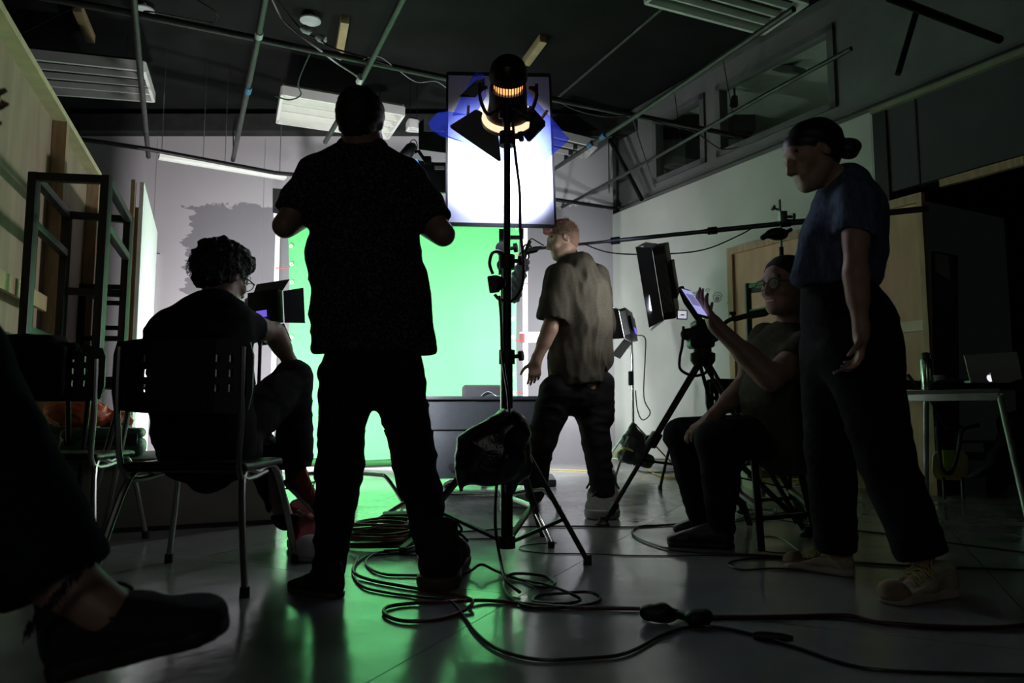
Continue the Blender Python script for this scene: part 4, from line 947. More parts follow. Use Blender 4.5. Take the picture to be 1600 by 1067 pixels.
bm = NB(); box(bm, c+V((-.02, -.04, .95)), (.05, .04, .14), bev=.006); tag(obj('power_adapter', bm, blackp), 'black power adapter taped to the chrome lamp stand', 'adapter')
bm = NB(); tube(bm, spline([P(995, 524, 7.25), P(1008, 528, 7.2), P(1008, 560, 7.2), P(1006, 620, 7.2), P(1016, 645, 7.2), P(1004, 656, 7.25), P(996, 640, 7.25), P(993, 610, 7.25)], 5), .006, 6); tag(obj('cable', bm, cable_m), 'thin black cable hanging from the right LED panel', 'cable')
F = SDF(); qb = c+UP*.2; F.ell(qb+V((0, -.06, .12)), (.13, .08, .13), k=.03); F.cap(qb+V((-.1, -.06, .0)), qb+V((.12, -.06, -.05)), .07, k=.04); F.cap(qb+V((-.03, -.05, .2)), qb+V((-.0, -.04, .3)), .03, k=.05)
tag(obj('sandbag', F.mesh(.012, disp=folds(.012, 1.6, 1)), mat('grey_bag', (.03, .033, .035), .5, var=.3), org=qb), 'small grey-black sandbag at the foot of the right lamp stand', 'sandbag')
led_panel('large black LED panel seen from behind on the big tripod, silver barn doors open', LC, AIMC, .40, .42, -16, (('l', 72), ('r', 60), ('b', 62), ('t', 80)), lw=.09, em=.8, screen=None, side_m=mat('leaf_silver', (.22, .23, .27), .3, .7, var=.15))
# ------------------------------------------------------------------ big tripod with pan handle and small monitor
ta = V((P(1098, 560, 4.2).x, 4.2, 0)); ZT = P(1098, 558, 4.2).z
t = thing('camera_tripod', 'big black camera tripod with fluid head and long pan handle', 'tripod', ta)
for k, f in enumerate(((941, 822), (1262, 838), (1160, 802))):
    e = G(*f); a = ta+UP*ZT; d = (e-a).normalized(); sd = d.cross(UP).normalized(); m1 = a.lerp(e, .5)
    bm = NB()
    for s in (-1, 1): tube(bm, [a+sd*s*.028, a.lerp(e, .52)+sd*s*.02], .011, 8)
    g = obj('leg', bm, blackm, t)
    bm = NB(); box(bm, m1, (.07, .05, .09), (sd, d.cross(sd), d), bev=.01); knob(bm, m1+sd*.03, sd, 1.2); obj('leg_clamp', bm, blackp, g)
    bm = NB(); tube(bm, [a.lerp(e, .48), a.lerp(e, .97)], .013, 8); obj('lower_leg', bm, blackm, g)
    bm = NB(); box(bm, a.lerp(e, .9), (.045, .035, .07), (sd, d.cross(sd), d), bev=.006); lathe(bm, e, UP, [(0, 0), (0, .04), (.015, .04), (.03, .02), (.05, .014), (.05, 0)], 14); obj('rubber_foot', bm, rubber, g)
    bm = NB(); q = a.lerp(e, .62); tube(bm, [ta+UP*.30, q], .008, 6); obj('spreader', bm, blackm, t)
hc_ = ta+UP*ZT
bm = NB(); lathe(bm, hc_-UP*.05, UP, [(0, 0), (0, .05), (.03, .07), (.07, .07), (.08, .05), (.1, .05), (.1, 0)], 24); obj('bowl', bm, blackp, t)
F = SDF(); F.rbox(hc_+UP*.11+V((-.01, 0, 0)), (.07, .065, .06), (V((1, 0, 0)), V((0, 1, 0)), UP), .02, 0); F.cap(hc_+UP*.13+V((-.09, 0, 0)), hc_+UP*.13+V((.09, 0, 0)), .035, k=.01); F.rbox(hc_+UP*.19, (.05, .08, .02), (V((1, 0, 0)), V((0, 1, 0)), UP), .008, .01); obj('fluid_head', F.mesh(.007), blackp, t)
bm = NB(); tube(bm, [P(1096, 505, 4.25), P(1072, 470, 4.3), P(1064, 450, 4.35)], .02, 8); obj('mounting_arm', bm, blackm, t)
bm = NB(); tube(bm, spline([P(1105, 535, 4.15), P(1122, 528, 4.1), P(1132, 506, 4.02), P(1145, 498, 4.0), P(1165, 494, 3.95)], 4), .012, 8); tube(bm, [P(1146, 499, 4.0), P(1172, 492, 3.93)], .015, 10); knob(bm, P(1145, 499, 4.0), UP, .9); h_ = obj('pan_handle', bm, blackm, t)
bm = NB(); tube(bm, [P(1166, 494, 3.95), P(1174, 492, 3.92), P(1196, 488, 3.86), P(1200, 487.5, 3.85)], [.016, .021, .021, .014], 12); obj('grip', bm, rubber, h_)
bm = NB(); tube(bm, spline([P(1068, 510, 4.1), P(1066, 540, 4.1), P(1062, 560, 4.1), P(1064, 578, 4.1), P(1085, 587, 4.1), P(1105, 580, 4.1), P(1110, 560, 4.12)], 5), .008, 8); tag(obj('cable', bm, cable_m), 'thick black cable looped at the head of the big tripod', 'cable')
tm = thing('small_monitor', 'tiny camera monitor with a bright white screen below the large LED panel', 'monitor', P(1065.5, 491, 4.05))
bm = NB(); slab(bm, [P(1058, 484, 4.05), P(1074, 484.5, 4.05), P(1074, 499, 4.05), P(1058, 498.5, 4.05)], (0, .02, 0)); obj('casing', bm, blackp, tm)
bm = NB(); slab(bm, [P(1059.5, 485.5, 4.045), P(1072.7, 486, 4.045), P(1072.7, 497.5, 4.045), P(1059.5, 497, 4.045)], (0, .004, 0)); obj('screen', bm, mat('white_screen', (.8, .8, .85), .3, emit=(.66, .66, .74), es=.8, var=.01), tm, sm=False)
bm = NB(); slab(bm, [P(1063.5, 491, 4.042), P(1069.5, 491, 4.042), P(1069.5, 492.8, 4.042), P(1063.5, 492.8, 4.042)], (0, .001, 0)); obj('screen_mark', bm, mat('screen_ink', (.15, .15, .2), .5, var=.1), tm, sm=False)
# ------------------------------------------------------------------ boom pole, stand, furry microphone
bp0, bp1 = P(824, 390, 5.35), P(1450, 326, 4.75)
t = thing('boom_pole', 'long dark grey boom pole reaching across the set behind the walking man', 'pole', bp0)
for (f0, f1, r) in ((0, .25, .011), (.22, .5, .0155), (.47, .68, .018), (.65, 1.0, .021)):
    bm = NB(); tube(bm, [bp0.lerp(bp1, f0), bp0.lerp(bp1, f1)], r, 12); g = obj('section', bm, mat('pole_grey', (.09, .095, .10), .35, .5, var=.15), t)
for f in (.24, .49, .67):
    bm = NB(); tube(bm, [bp0.lerp(bp1, f-.012), bp0.lerp(bp1, f+.012)], .027, 12); obj('lock_ring', bm, blackp, t)
bm = NB(); tube(bm, spline([P(910, 380, 5.2), P(955, 395, 5.1), P(1030, 397, 5.0), P(1100, 390, 4.95), P(1160, 365, 4.9), P(1182, 351, 4.9)], 6), .005, 6); tag(obj('cable', bm, cable_m), 'thin microphone cable drooping under the boom pole', 'cable')
bs = V((P(1219, 340, 4.95).x, 4.95, 0)); t = thing('boom_stand', 'black and chrome stand clamping the boom pole behind the man in glasses', 'stand', bs)
zc = P(1219, 341, 4.95).z
bm = NB(); tube(bm, [bs+UP*.1, bs+UP*(zc-.2)], .015, 10); obj('column', bm, blackm, t)
bm = NB(); tube(bm, [bs+UP*(zc-.25), bs+UP*(zc+.13)], .009, 10); obj('riser', bm, steel, t)
bm = NB(); box(bm, bs+UP*(zc)+V((0, -.04, 0)), (.05, .06, .07), bev=.008); knob(bm, bs+UP*(zc+.05)+V((-.02, -.03, 0)), (-1, 0, .4), 1.); knob(bm, bs+UP*zc+V((.03, -.04, 0)), (1, 0, 0), 1.2); obj('clamp', bm, steel, t)
F = SDF(); F.ell(bs+UP*(zc-.115)+V((-.03, -.02, 0)), (.075, .04, .045)); F.cap(bs+UP*(zc-.11)+V((-.08, -.02, 0)), bs+UP*(zc-.14)+V((-.13, -.02, -.0)), .02, k=.02); F.cap(bs+UP*(zc-.12), bs+UP*(zc-.1)+V((.07, 0, .02)), .015, k=.02); obj('grip_head', F.mesh(.008), blackp, t)
stand_legs(t, bs, .55, .12, .5, (.5, 2.6, 4.7), blackm, .01)
t = thing('shotgun_microphone', 'grey furry shotgun microphone on a shock mount beside the centre stand', 'microphone', P(807, 435, 5.35))
m0, m1 = P(817, 412, 5.35), P(801, 462, 5.3)
F = SDF(); F.cap(m0, m1, .048, .055, k=.01); fur = mat('grey_fur', (.38, .40, .48), .95, var=.4, vs=60, sheen=.3)
obj('windshield', F.mesh(.008, disp=lambda c: .006*np.sin(70*c[:, 2]+4*np.sin(50*c[:, 0]))+.004*np.sin(130*c[:, 0]+90*c[:, 2])), fur, t)
bm = NB()
axm = (m1-m0).normalized(); rm, um, _ = frame_m(axm)
for i in range(1500):
    f = random.random(); a = random.random()*6.283; n_ = rm*math.cos(a)+um*math.sin(a); b0 = m0.lerp(m1, f*1.2-.1)+n_*(.045 if 0 < f*1.2-.1 < 1 else .03); tip = b0+n_*random.uniform(.01, .022)+axm*random.uniform(.005, .025)+V((0, 0, -.005)); s = axm.cross(n_)*.0018
    bm.faces.new((bm.verts.new(b0-s), bm.verts.new(b0+s), bm.verts.new(tip)))
obj('fur', bm, fur, t, kind='stuff', sm=False)
bm = NB(); tube(bm, [P(818, 410, 5.35), P(822, 392, 5.35), P(828, 376, 5.35)], .014, 8)
for (x, y, r) in ((819, 400, .035), (824, 388, .03)):
    tube(bm, [P(x, y, 5.35)+V((r*math.cos(a), 0, r*math.sin(a))) for a in [k*math.pi/6 for k in range(12)]], .006, 6, closed=True)
tube(bm, [P(822, 396, 5.35), P(838, 392, 5.35), P(846, 386, 5.35), P(832, 388, 5.35)], .012, 6); obj('shock_mount', bm, blackm, t)
bm = NB(); tube(bm, spline([P(827, 376, 5.35), P(831, 373, 5.35), P(840, 378, 5.35), P(850, 384, 5.35)], 4), .005, 6); obj('lead', bm, cable_m, t)
# ------------------------------------------------------------------ director's stool under the man in glasses
t = thing('folding_stool', 'tall black framed folding stool under the seated man in glasses', 'stool', (1.22, 3.5, 0))
sz = .43; s0 = V((P(1150, 700, 3.35).x, 3.3, sz)); s1 = V((P(1262, 700, 3.35).x, 3.3, sz)); dpt = V((0, .42, 0))
F = SDF(); F.rbox((s0+s1)/2+dpt/2+UP*.0, ((s1-s0).length/2+.01, .22, .018), (V((1, 0, 0)), V((0, 1, 0)), UP), .016, 0); obj('seat', F.mesh(.011), fabric_k, t)
fe = [G(1190, 865), G(1278, 850), G(1172, 822), G(1258, 812)]
for a_, e_ in ((s0+V((.07, .02, 0)), fe[0]), (s1+V((-.06, .02, 0)), fe[1]), (s0+dpt+V((.05, -.02, 0)), fe[2]), (s1+dpt+V((-.05, -.02, 0)), fe[3])):
    bm = NB(); bar(bm, a_-UP*.01, e_+UP*.01, .03, .02, bev=.003); obj('leg', bm, blackm, t)
for (i, j, z) in ((0, 1, .15), (2, 3, .15), (0, 2, .2), (1, 3, .2), (0, 1, .40)):
    aa_ = [(s0+V((.07, .02, 0))), (s1+V((-.06, .02, 0))), (s0+dpt+V((.05, -.02, 0))), (s1+dpt+V((-.05, -.02, 0)))]
    p_, q_ = aa_[i].lerp(fe[i], 1-z/sz), aa_[j].lerp(fe[j], 1-z/sz); bm = NB(); bar(bm, p_, q_, .026, .018); obj('stretcher', bm, blackm, t)
bm = NB(); bar(bm, (s0+V((.0, .1, -.02))), fe[0].lerp(fe[1], .8)+UP*.1+V((0, .1, 0)), .024, .016); obj('brace', bm, blackm, t)
bm = NB(); bar(bm, P(1262, 705, 3.35), G(1208, 752)+UP*.2, .02, .014); obj('brace', bm, blackm, t)
# low green bench far behind the stool
c = G(1225, 762); t = thing('low_bench', 'low bench with dark green padded top and pale base by the plywood flats', 'bench', c)
bm = NB(); a_, b_ = P(1158, 716, 6.1), P(1292, 722, 6.1); bar(bm, a_, b_, .4, .07, up=UP, bev=.01); obj('padded_top', bm, mat('green_pad', (.02, .09, .045), .6, var=.15), t)
for f in (.12, .88):
    bm = NB(); q_ = a_.lerp(b_, f); q_.z = 0; box(bm, q_+UP*.13, (.05, .36, .26)); obj('leg', bm, mat('pale_base', (.4, .38, .26), .6, var=.1), t)
bm = NB(); qa, qb_ = a_.copy(), b_.copy(); qa.z = qb_.z = .12; bar(bm, qa, qb_, .3, .05); obj('shelf', bm, mat('pale_base', (.4, .38, .26), .6), t)
# ------------------------------------------------------------------ table on the right with its things
TZ = .735
a_, b_, c_ = P(1384, 619, 5.2), P(1562, 614, 4.6), P(1700, 640, 5.3); a_.z = b_.z = TZ
nr = (b_-a_).normalized(); pr = V((nr.y*-1, nr.x, 0)).normalized()
t = thing('work_table', 'grey-topped work table on round steel legs at the right, holding a laptop', 'table', V(((a_.x+b_.x)/2+.3, 5.7, 0)))
far = V((.30, .55, 0))
tp = [a_, b_, b_+far, a_+far]
bm = NB(); slab(bm, [q_+UP*.0 for q_ in tp], (0, 0, .028)); obj('tabletop', bm, mat('table_black', (.02, .02, .02), .5, var=.2), t)
tubm = mat('table_tube', (.30, .34, .30), .4, .6, var=.2)
for p_, q_ in ((tp[0], tp[1]), (tp[1], tp[2]), (tp[3], tp[0])):
    bm = NB(); bar(bm, p_-UP*.022, q_-UP*.022, .04, .045, bev=.004); obj('frame_rail', bm, tubm, t)
for p_, e_ in ((a_.lerp(b_, .38), G(1447, 786)), (b_, G(1606, 812)), (a_+V((.06, 0.02, 0)), G(1378, 784))):
    bm = NB(); tube(bm, [p_-UP*.02, V((e_.x, e_.y, .01))], .019, 10); obj('leg', bm, tubm, t)
bm = NB(); tube(bm, [P(1388, 620, 5.2), P(1402, 652, 5.2)], .01, 8); tube(bm, [P(1452, 620, 5.0), P(1480, 672, 5.05)], .01, 8); obj('brace', bm, blackm, t)
def ttop(px, py=612): # point on the table top under this pixel column, along its front edge
    o_ = ray(px, py); n_ = V((-nr.y, nr.x, 0)); k = (a_+far*.06).dot(n_)/V((o_.x, o_.y, 0)).dot(n_); return V((o_.x*k, o_.y*k, TZ+.028))
# laptop
lp = ttop(1552)+V((0, .05, .0)); ls = lp.y/FPX
t = thing('laptop', 'open silver laptop with a glowing logo on its lid on the table', 'laptop', lp)
sil = mat('brushed_aluminium', (.5, .55, .52), .5, .1, var=.05); D_ = lp.y
lid = [P(1506.5, 555, D_-.02), P(1589, 549.5, D_-.02), P(1599, 598, D_+.03), P(1517, 598, D_+.03)]
bm = NB(); slab(bm, lid, (0, .008, 0)); lo_ = obj('lid', bm, sil, t)
bm = NB(); slab(bm, [lid[3], lid[2], lid[2]+V((0, .28, .0)), lid[3]+V((0, .28, .0))], (0, 0, .015)); obj('base', bm, sil, t)
# glowing fruit emblem
ec = P(1552, 581.5, D_); ex = (lid[1]-lid[0]).normalized(); ey = (lid[0]-lid[3]).normalized(); en_ = ex.cross(ey).normalized(); en_ = en_ if en_.y < 0 else -en_
base = lid[3]+(ec-lid[3]).dot(ex)*ex+(ec-lid[3]).dot(ey)*ey+en_*.001; S_ = .0275
shape = [(0, .72), (.25, .82), (.55, .78), (.8, .55), (.62, .35), (.55, .1), (.62, -.15), (.86, -.36), (.7, -.7), (.45, -.98), (.2, -.98), (0, -.9), (-.22, -.98), (-.48, -.95), (-.75, -.6), (-.9, -.15), (-.88, .3), (-.68, .65), (-.4, .8)]
bm = NB(); slab(bm, [base+ex*x*S_+ey*y*S_ for x, y in shape], en_*.0015); slab(bm, [base+ex*x*S_+ey*y*S_ for x, y in ((.02, .9), (.05, 1.15), (.25, 1.38), (.42, 1.42), (.36, 1.15), (.2, .95))], en_*.0015)
obj('logo', bm, mat('logo_glow', (.9, .9, .95), .3, emit=(.9, .86, .95), es=1.0, var=.01), lo_, sm=False)
# black bag under the laptop
q_ = ttop(1535); F = SDF(); F.cap(q_+V((-.15, .18, .04)), q_+V((.5, .0, .04)), .05, .06, lat=UP, ls=.55, k=.02); F.cap(q_+V((-.22, .16, .02)), q_+V((.1, .1, .03)), .035, k=.03); F.cap(q_+V((-.1, .24, .03)), q_+V((.4, .2, .03)), .07, .07, lat=UP, ls=.4, k=.02); F.cut(q_+V((0, 0, .002)), (0, 0, -1))
tag(obj('shoulder_bag', F.mesh(.012, disp=folds(.006, 1.8, 4)), fabric_k, org=q_), 'flat black bag lying on the table under the laptop', 'bag')
q_ = ttop(1449); t = thing('water_bottle', 'slim shiny metal bottle with a black cap standing on the table', 'bottle', q_)
bm = NB(); lathe(bm, q_, UP, [(0, 0), (0, .034), (.01, .037), (.2, .037), (.215, .03), (.215, 0)], 20); obj('body', bm, mat('bottle_steel', (.4, .55, .42), .2, .9, var=.05), t)
bm = NB(); lathe(bm, q_+UP*.212, UP, [(0, 0), (0, .026), (.035, .026), (.045, .018), (.045, 0)], 16); tube(bm, [q_+V((.01, 0, .24)), q_+V((.035, 0, .25)), q_+V((.04, 0, .22))], .007, 6); obj('cap', bm, blackp, t)
q_ = ttop(1467)+V((.02, .03, 0)); bm = NB(); lathe(bm, q_, UP, [(0, 0), (0, .032), (.1, .044), (.1, .04), (.01, .029), (.01, 0)], 20); tag(obj('cup', bm, mat('grey_cup', (.18, .22, .2), .5, var=.1), org=q_), 'small grey-green cup between the bottle and the black bag', 'cup')
q_ = ttop(1404); t = thing('video_camera', 'small black camera lying on the left end of the work table', 'camera', q_)
F = SDF(); F.rbox(q_+V((0, 0, .045)), (.05, .05, .04), (V((1, 0, 0)), V((0, 1, 0)), UP), .02, 0); F.ell(q_+V((0, 0, .07)), (.05, .04, .03), k=.02); obj('body', F.mesh(.008), blackp, t)
bm = NB(); tube(bm, [q_+V((.03, -.02, .045)), q_+V((.17, -.06, .035))], [.036, .03], 14); obj('lens', bm, blackp, t)
q_ = ttop(1431); bm = NB(); tube(bm, [q_+V((.02, 0, .01)), q_+V((-.05, 0, .11))], .012, 8); tag(obj('marker', bm, black), 'black stick leaning beside the metal bottle', 'stick')
# wooden chair turned over beneath the table
D2_ = 5.15
t = thing('wooden_chair', 'small chair with rounded pale wooden shell and black tube frame under the table', 'chair', (P(1486, 700, D2_).x, D2_, 0))
bw_ = mat('birch_shell', (.38, .34, .17), .5, var=.1, vs=3)
cc = P(1485, 727, D2_+.08); bm = NB(); pts = rrect(cc, V((1, 0, -.03)), V((0, -.15, 1)), .245, .205, .06, 5); slab(bm, pts, (0, .012, 0)); obj('shell', bm, bw_, t)
bm = NB(); tube(bm, spline([P(*p_, D2_) for p_ in ((1503, 667), (1470, 667), (1464, 672), (1468, 710), (1472, 733), (1481, 739), (1489, 733), (1498, 700), (1504, 672), (1530, 664))], 4), .014, 8); obj('tube_frame', bm, blackm, t)
bm = NB(); slab(bm, [P(1473, 703, D2_+.04), P(1491, 703, D2_+.04), P(1489, 728, D2_+.04), P(1481, 736, D2_+.04), P(1475, 730, D2_+.04)], (0, .006, 0)); obj('lime_sheet', bm, mat('lime_plastic', (.33, .5, .02), .5, var=.1), t, sm=False)
for x in (1474, 1503):
    bm = NB(); q_ = P(x, 745, D2_+.1); tube(bm, [q_, V((q_.x, q_.y, .01))], .012, 8); obj('leg', bm, blackm, t)
# second wooden chair holding the person at the far right edge
c = V((P(1655, 640, 5.7).x, 5.6, 0)); t = thing('wooden_chair', 'pale wooden chair of the person at the far right edge', 'chair', c)
F = SDF(); F.rbox(c+V((0, .0, .43)), (.2, .19, .012), (V((1, 0, 0)), V((0, 1, 0)), UP), .01, 0); obj('seat', F.mesh(.01), bw_, t)
F = SDF(); F.rbox(c+V((.2, .0, .72)), (.012, .19, .1), (V((1, 0, .1)), V((0, 1, 0)), UP), .01, 0); obj('backrest', F.mesh(.01), bw_, t)
for x, y in ((-.17, -.16), (.17, -.16), (-.17, .16), (.17, .16)):
    bm = NB(); tube(bm, [c+V((x, y, .42)), c+V((x*1.2, y*1.2, 0))] if x < 0 else [c+V((x+.03, y, .72)), c+V((x, y, .42)), c+V((x*1.2, y*1.2, 0))], .012, 8); obj('leg', bm, blackm, t)
# pale low crate and boards under / behind the table
bm = NB(); box(bm, P(1500, 690, 7.0)+V((.05, 0, 0)), (.62, .3, .02)); q_ = P(1500, 690, 7.0)
for x in (-.24, .32): box(bm, V((q_.x+x, q_.y, q_.z/2)), (.03, .28, q_.z))
tag(obj('low_shelf', bm, wood), 'low pale wooden shelf behind the work table', 'shelf')

# ------------------------------------------------------------------ cables and small things on the floor
def fc(label, pts, r=.006, m=cable_m, z=None, name='floor_cable'):
    q = [G(p[0], p[1], (p[2] if len(p) > 2 else r)) for p in pts]; return cab(label, q, r*.8, m, name)
fc('brown twisted cable looping behind the right heel of the standing man', [(560, 872), (552, 892, .012), (575, 905), (625, 915), (700, 928), (738, 938, .02), (722, 955), (680, 968), (630, 970), (602, 960), (606, 948), (650, 942), (700, 940, .018), (760, 938), (830, 944), (900, 949), (1000, 951)], .0075, cable_r)
fc('black floor cable in a wide loop from the coil to the bottom right edge', [(660, 860), (600, 866), (570, 870), (551, 890), (565, 915), (600, 925), (650, 932), (700, 938, .02), (722, 960), (745, 990), (780, 1015), (840, 1030), (920, 1028), (980, 1020), (1040, 990), (1090, 978), (1150, 985), (1240, 1010), (1330, 1040), (1430, 1050), (1640, 1056)], .006)
fc('black cable bending up between the standing man and the centre stand', [(650, 868), (600, 862), (575, 872), (575, 885), (600, 897), (650, 899), (710, 900), (735, 892, .02), (752, 882, .045), (775, 892, .02), (810, 905), (850, 912, .02), (893, 928, .02), (906, 938), (880, 943, .014), (835, 940), (842, 930), (880, 927, .02), (920, 925, .02), (938, 935), (920, 944), (860, 950), (815, 945), (790, 925), (789, 905), (805, 896, .02), (850, 900), (867, 912), (845, 918), (815, 905)], .0065)
fc('dark red cable running along the floor to the right edge', [(1110, 964), (1200, 964), (1320, 962), (1370, 972), (1450, 978), (1560, 980), (1640, 972)], .0085, mat('dark_red_cable', (.045, .008, .006), .5, var=.3))
fc('thin dark cable beside the dark red cable at the right', [(1105, 968), (1200, 967), (1320, 968), (1400, 979), (1500, 984), (1640, 978)], .003)
fc('thin black cable running straight behind the centre stand', [(560, 835), (640, 834), (700, 832), (760, 828), (820, 823), (900, 822), (1000, 823), (1090, 816)], .005)
fc('second thin cable passing under the centre stand', [(545, 842), (620, 846), (700, 843), (790, 841)], .004)
fc('thin cable with a bend right of the centre stand', [(870, 848), (825, 851), (812, 858), (850, 864), (920, 865), (1000, 868), (1150, 868), (1220, 872)], .003)
fc('black cable bending in front of the shoes of the man in glasses', [(1100, 815), (1040, 820), (1000, 822), (988, 832), (1005, 845), (1060, 860), (1150, 865), (1200, 868), (1300, 876), (1420, 884), (1640, 892)], .006)
fc('black cable loop left of the front white sneaker', [(1225, 872), (1170, 873), (1138, 880), (1160, 890), (1215, 888), (1300, 893)], .005)
fc('cable running behind the sneakers of the standing woman', [(1145, 815), (1200, 810), (1280, 822), (1350, 830), (1430, 840), (1500, 850), (1640, 868)], .005)
fc('thin cable loop beside the stool foot', [(1248, 860), (1222, 842), (1195, 838), (1182, 850), (1200, 862), (1240, 864)], .0035)
fc('grey tangled cable on the floor behind the stool', [(1150, 812), (1180, 800), (1210, 795), (1205, 805), (1170, 808), (1150, 800), (1175, 796), (1215, 802), (1240, 790), (1262, 770)], .005, mat('grey_cable', (.1, .1, .1), .5, var=.2))
fc('yellow cable curving over the floor by the right lamp stand', [(956, 722), (966, 705, .25), (980, 701, .3), (998, 712, .15), (1014, 735), (1035, 744), (1060, 746), (1160, 748), (1300, 752)], .012, mat('yellow_cable', (.7, .55, .08), .5, var=.1))
fc('thin yellow line of tape on the floor behind the walking man', [(845, 733), (900, 735), (935, 736)], .006, mat('yellow_cable', (.7, .55, .08), .5))
fc('black coil of cable on the floor by the far lamp stand', [(1040, 735), (1030, 716, .05), (1000, 714, .05), (994, 728), (1005, 737), (1050, 737), (1075, 733)], .008)
# coil of orange-brown extension cable
cc0 = G(592, 848); t = thing('cable_coil', 'round coil of red-brown extension cable on the floor behind the standing man', 'cable', cc0)
for k in range(9):
    rx = .19-.008*k+random.uniform(-.008, .008); n_ = 40; ph = random.random(); bm = NB(); ox, oy = random.uniform(-.03, .03), random.uniform(-.03, .03)
    tube(bm, [cc0+V((ox+rx*1.15*math.cos(2*math.pi*i/n_), oy+rx*math.sin(2*math.pi*i/n_), .009+.0105*k+.004*math.sin(4*math.pi*i/n_+ph*6))) for i in range(n_)], .006, 6, closed=True); obj('turn', bm, cable_r if k % 3 else mat('brown_cable', (.2, .12, .05), .5, var=.2), t)
fc('thin black cable lying across the cable coil', [(545, 835, .1), (600, 822, .11), (650, 826, .09), (662, 840, .05), (640, 856, .03), (600, 860, .02)], .005)
c = G(617, 828); bm = NB(); box(bm, c+UP*.045, (.13, .12, .09), (V((.98, .17, 0)), V((-.17, .98, 0)), UP), bev=.008); tag(obj('junction_box', bm, mat('dark_box', (.05, .05, .045), .6, var=.2), org=c), 'small dark grey box on the floor behind the cable coil', 'box')
c = G(660, 850); bm = NB(); bar(bm, G(628, 868)+UP*.02, G(672, 838)+UP*.05, .03, .03, bev=.004); tag(obj('power_strip', bm, blackp), 'black power strip tilted against the cable coil', 'power strip')
# plugs taped on the red cable
c = G(1055, 958); t = thing('cable_connector', 'lumpy black plug and socket joint on the dark red floor cable', 'connector', c)
F = SDF(); F.cap(G(1010, 957, .03), G(1035, 957, .03), .022, .026, k=.02); F.cap(G(1035, 957, .03), G(1060, 958, .02), .018, .012, k=.02); obj('plug', F.mesh(.006, disp=folds(.003, 3, 1)), rubber, t)
F = SDF(); F.cap(G(1060, 960, .02), G(1085, 966, .02), .013, .016, k=.02); F.cap(G(1085, 966, .024), G(1103, 963, .026), .024, .022, k=.02); obj('socket', F.mesh(.006, disp=folds(.003, 3, 2)), rubber, t)
bm = NB(); tube(bm, spline([G(1060, 962, .02), G(1045, 970, .008), G(1020, 968, .008), G(1005, 960, .01)], 4), .006, 6); obj('strap', bm, rubber, t)
bm = NB(); q_ = G(1195, 993, .012); lathe(bm, q_+V((-.03, 0, 0)), (1, -.25, 0), [(0, 0), (0, .01), (.02, .014), (.07, .012), (.1, .007), (.1, 0)], 12); tag(obj('cable_plug', bm, rubber), 'small black plug on the front floor cable', 'plug')

# ================================================================== people
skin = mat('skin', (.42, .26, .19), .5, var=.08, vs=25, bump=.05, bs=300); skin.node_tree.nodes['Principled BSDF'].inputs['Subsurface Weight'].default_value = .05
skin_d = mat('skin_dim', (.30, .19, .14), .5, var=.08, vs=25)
lip_m = mat('lips', (.36, .14, .12), .45, var=.05); eye_m = mat('eye_white', (.6, .58, .56), .2, var=.03); iris_m = mat('iris', (.03, .02, .015), .2, var=.05)
brow_m = mat('eyebrow_hair', (.05, .03, .02), .8, var=.2); teeth_m = mat('teeth', (.7, .68, .6), .3, var=.02)
def hframe(c, fwd, up=UP, roll=0, s=1.):
    f = V(fwd).normalized(); r = f.cross(V(up)).normalized(); u = r.cross(f).normalized()
    if roll: q = Quaternion(f, math.radians(roll)); r = q @ r; u = q @ u
    c = V(c)
    def H(x, y, z): return c+(r*x+f*y+u*z)*s
    H.r, H.f, H.u, H.s, H.c = r, f, u, s, c
    return H
